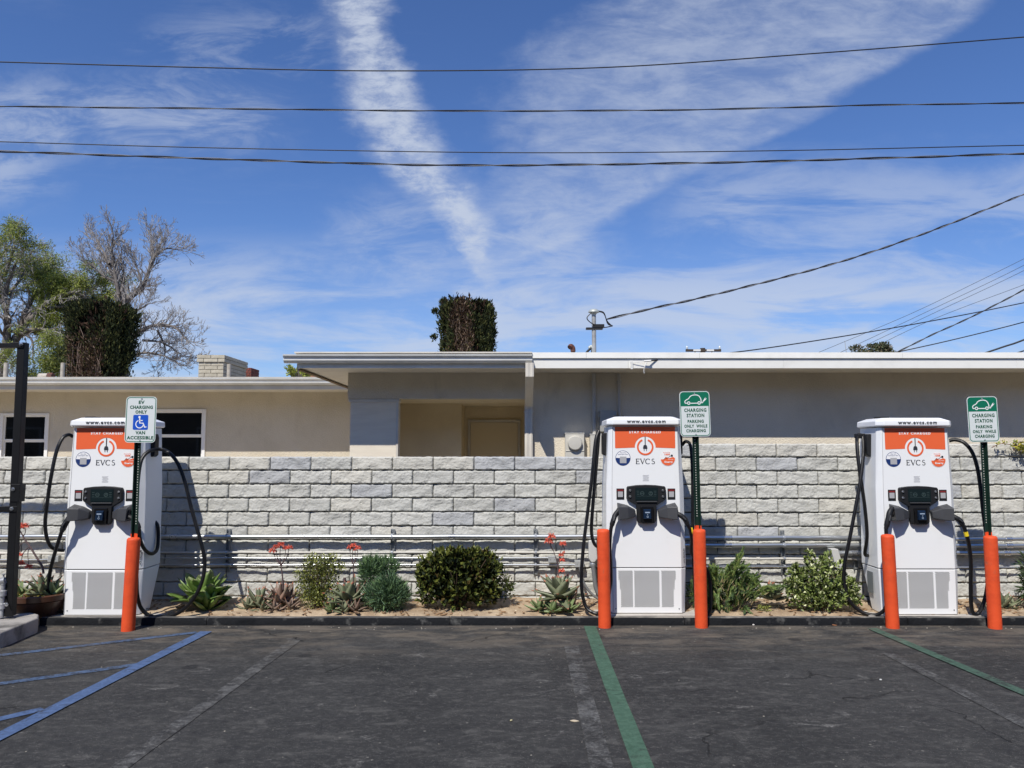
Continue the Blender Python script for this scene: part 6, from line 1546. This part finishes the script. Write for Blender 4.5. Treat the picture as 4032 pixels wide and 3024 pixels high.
# trimmed cypresses
M_cy = [mat('cypress_deep', (.020, .027, .012), .8, spec=.2), mat('cypress_mid', (.050, .062, .020), .8, spec=.2), mat('cypress_olive', (.105, .105, .032), .8, spec=.2)]
M_dead = [mat('dead_brown', (.150, .095, .060), .9, spec=.2), mat('dead_dark', (.070, .040, .026), .9, spec=.2), mat('dead_pale', (.27, .20, .145), .9, spec=.2)]
def cypress(label, px0, px1, pytop, Y, brown, seed, arms=()):
    a = P(px0, pytop, Y); b = P(px1, pytop, Y); W_ = b.x - a.x; xc = (a.x + b.x) / 2; H = a.z
    t = thing('trimmed_cypress', label, 'tree', (xc, Y, 0), 'cypresses trimmed flat across the top'); r = np.random.RandomState(seed); q = random.Random(seed)
    D = W_ * .42; zlo = 2.2
    g = MB(); g.cyl((0, 0, 0), (0, 0, H - .6), .14, 10); g.build('trunk', M_bark, t)
    # near-black solid core: the shade inside the crown put into its colour
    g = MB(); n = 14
    g.loft([[(.40 * W_ * math.cos(i * 6.283 / n), .36 * D * math.sin(i * 6.283 / n), z) for i in range(n)] for z in (zlo, H - .85)]); g.build('painted_shade_core', mat('painted_crown_shade', (.010, .012, .007), .95), t)
    def sprays(n, xf, mats, wts, size, asp, dirv, yb=(.70, 1.0), name='foliage', zr=(0, 1), front=False, sd=1, clump=True):
        rr = np.random.RandomState(seed + sd)
        th = rr.uniform(-np.pi, 0, n) if front else rr.uniform(-np.pi, np.pi, n)
        # column lobes so the outline is fluted
        rad = (rr.uniform(yb[0], yb[1], n)) * (1 + .07 * np.sin(th * 9 + seed) + .05 * np.sin(th * 17))
        ct, stt = np.cos(th), np.sin(th); p_ = 3.2
        k_ = (np.abs(ct) ** p_ + np.abs(stt) ** p_) ** (-1 / p_)
        x = ct * k_ * rad * W_ / 2; y = stt * k_ * rad * D; z = zlo + (H - zlo) * (zr[0] + (zr[1] - zr[0]) * rr.rand(n) ** .8)
        top = rr.rand(n) < .12
        z = np.where(top & (zr[1] >= 1), H - .12 + rr.uniform(-.16, .14, n) * (1 + .5 * np.sin(th * 5)), z); x = np.where(top & (zr[1] >= 1), rr.uniform(-.47, .47, n) * W_, x)
        z = z - .16 * (np.abs(x) / (W_ / 2)) ** 4 * (z > H - .5)
        keep = xf(x / (W_ / 2), (z - zlo) / (H - zlo), rr)
        if clump:
            nz_ = np.array([mnoise.noise(Vector((a_ * 2.6, b_ * 2.6 + seed, c_ * 1.5))) for a_, b_, c_ in zip(x, y, z)]); keep &= (nz_ > -.22 + rr.uniform(-.15, .15, n))
        x, y, z = x[keep], y[keep], z[keep]; m_ = len(x)
        ell = np.stack([x, y, z, np.full(m_, .02), np.full(m_, .02), np.full(m_, .03)], 1)
        c = ell[:, :3] + rr.normal(size=(m_, 3)) * .03
        dr = np.stack([x / W_ * .9, y / D * .5 - .1, np.ones(m_)], 1) * np.array(dirv) + rr.normal(size=(m_, 3)) * .38; dr /= np.linalg.norm(dr, axis=1, keepdims=True)
        s = size * rr.uniform(.6, 1.4, m_)[:, None]; w = np.cross(dr, rr.normal(size=(m_, 3))); w /= np.linalg.norm(w, axis=1, keepdims=True)
        V = np.stack([c, c + dr * s * .45 + w * s * asp, c + dr * s, c + dr * s * .45 - w * s * asp], 1).reshape(-1, 3); B_ = np.arange(m_)[:, None] * 4
        F = B_ + np.array([0, 1, 2, 3]); mi = rr.choice(len(mats), m_, p=wts)
        o = np_mesh(name, V, F, mats, mi, t); o['kind'] = 'stuff'
    gm = lambda x, z, rr: ~brown(x, z, rr)
    sprays(46000, gm, M_cy, [.42, .38, .20], .080, .17, (1, 1, 1), sd=1)
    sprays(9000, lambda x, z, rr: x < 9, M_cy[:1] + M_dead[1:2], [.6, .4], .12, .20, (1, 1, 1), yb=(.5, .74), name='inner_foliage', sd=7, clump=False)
    sprays(34000, lambda x, z, rr: brown(x, z, rr), M_dead + M_cy[2:3], [.38, .32, .18, .12], .09, .12, (1, 1, .6), yb=(.70, .97), name='dead_foliage', front=True, sd=2)
    g = MB()   # bare dead stems on the front
    for i in range(46):
        x = q.uniform(-.75, .75); z0 = q.uniform(.30, .7); 
        rr = np.random.RandomState(i)
        if not bool(np.ravel(brown(np.array([x]), np.array([z0 + .15]), rr))[0]): continue
        xx_ = x * W_ / 2; p0 = Vector((xx_, -D * .78, zlo + (H - zlo) * z0)); L_ = q.uniform(.35, .8)
        g.tube(catmull([p0, p0 + Vector((q.uniform(-.06, .06), -.08, L_ * .5)), p0 + Vector((q.uniform(-.12, .12), -.06, L_))], 3), [.012, .011, .010, .009, .007, .005, .004], 4)
    if g.v: g.build('dead_stems', mat('bleached_stem', (.24, .17, .13), .9), t)
    tufts = [(W_ * (-.47 + .94 * (i + q.random() * .7) / 13), q.uniform(-.5, .3) * D, H - .04 + q.uniform(-.05, .07) - .10 * abs(-.5 + i / 13) ** 2 * 4, q.uniform(.05, .10), .09, q.uniform(.05, .12)) for i in range(14)] + [(s_ * W_ * q.uniform(.46, .54), q.uniform(-.4, .2) * D, q.uniform(H - 1.5, H - .2), .05, .08, .14) for s_ in (-1, 1) for i in range(7)]
    leaf_cloud('outer_sprigs', t, tufts, 1800, .075, M_cy, [.42, .38, .20], aspect=.28, up=1.0, shell=1, seed=seed + 50)
    for (px, py, sz) in arms:
        p = P(px, py, Y) - t.location
        leaf_cloud('side_sprig', t, [(p.x, 0, p.z, sz, sz, sz * 1.3)], 160, .07, M_cy, [.45, .37, .18], aspect=.3, up=1, shell=1, seed=int(px))
    return t
cypress('wide dark trimmed cypress at the left with dead brown foliage low in its front', 292, 520, 1210, 18.5, lambda x, z, rr: ((np.abs(x + .12) < .62) & (z < .70 + rr.uniform(-.12, .12, x.shape))), 3, [(268, 1270, .12), (243, 1400, .18), (300, 1200, .1)])
cypress('flat topped cypress above the middle roof, split by a dead brown centre', 1740, 1938, 1200, 18.0, lambda x, z, rr: ((x > -.52 + .1 * np.sin(z * 20)) & (x < .12 + (1 - z) * .5 + rr.uniform(-.05, .1, x.shape))), 8, [(1712, 1228, .05), (1708, 1330, .045), (1745, 1190, .08)])
# far tree tops
def treetop(label, px, pyc, Y, rx, rz, n, size, mats, w, seed):
    c = P(px, pyc, Y); t = thing('tree', label, 'tree', (c.x, Y, 0)); q = random.Random(seed)
    g = MB(); g.tube([(0, 0, 0), (.05, 0, c.z * .6), (0, 0, c.z)], [.16, .12, .06], 8)
    g.build('trunk', M_bark, t)
    g = MB()
    for i in range(16):
        e = Vector((q.uniform(-1, 1) * rx * .8, q.uniform(-.6, .6) * rx, c.z + q.uniform(-.2, 1) * rz * .8)); g.tube([Vector((0, 0, c.z * .75)), e * .5 + Vector((0, 0, c.z * .42)), e], [.05, .03, .012], 4)
    g.build('branches', M_bark, t)
    ell = [(q.uniform(-1, 1) * rx * .75, q.uniform(-.5, .5) * rx, c.z + q.uniform(-.8, .62) * rz, rx * q.uniform(.16, .3), rx * .25, rz * q.uniform(.18, .36)) for i in range(22)]
    leaf_cloud('crown', t, ell, n, size, mats, w, aspect=.5, shell=.9, seed=seed)
treetop('far grey green treetop peeping over the white roof at right', 3442, 1395, 34, 1.05, .5, 3800, .11, [mat('grey_olive', (.11, .125, .060), .7), mat('grey_pink', (.20, .16, .10), .7), mat('mid_olive_far', (.065, .080, .035), .7)], [.45, .2, .35], 41)
treetop('bright green bush top between the brick chimney and the overhanging roof', 1180, 1475, 19, .32, .30, 1500, .07, [mat('fresh_tree_leaf', (.19, .235, .055), .6), mat('lime_leaf', (.30, .34, .06), .6)], [.5, .5], 43)
t = thing('antenna', 'thin leaning aerial rod on the white roof left of the far treetop', 'antenna', (P(3340, 1388, 12).x, 12, ZR - .02))
g = MB(); e = P(3326, 1342, 12) - t.location; g.tube([(0, 0, 0), e], [.006, .004], 6); g.build('rod', M_galv, t)
g = MB(); g.lathe([(.03, 0), (.02, .02), (.008, .03)], seg=8); g.build('mount', M_galv, t)
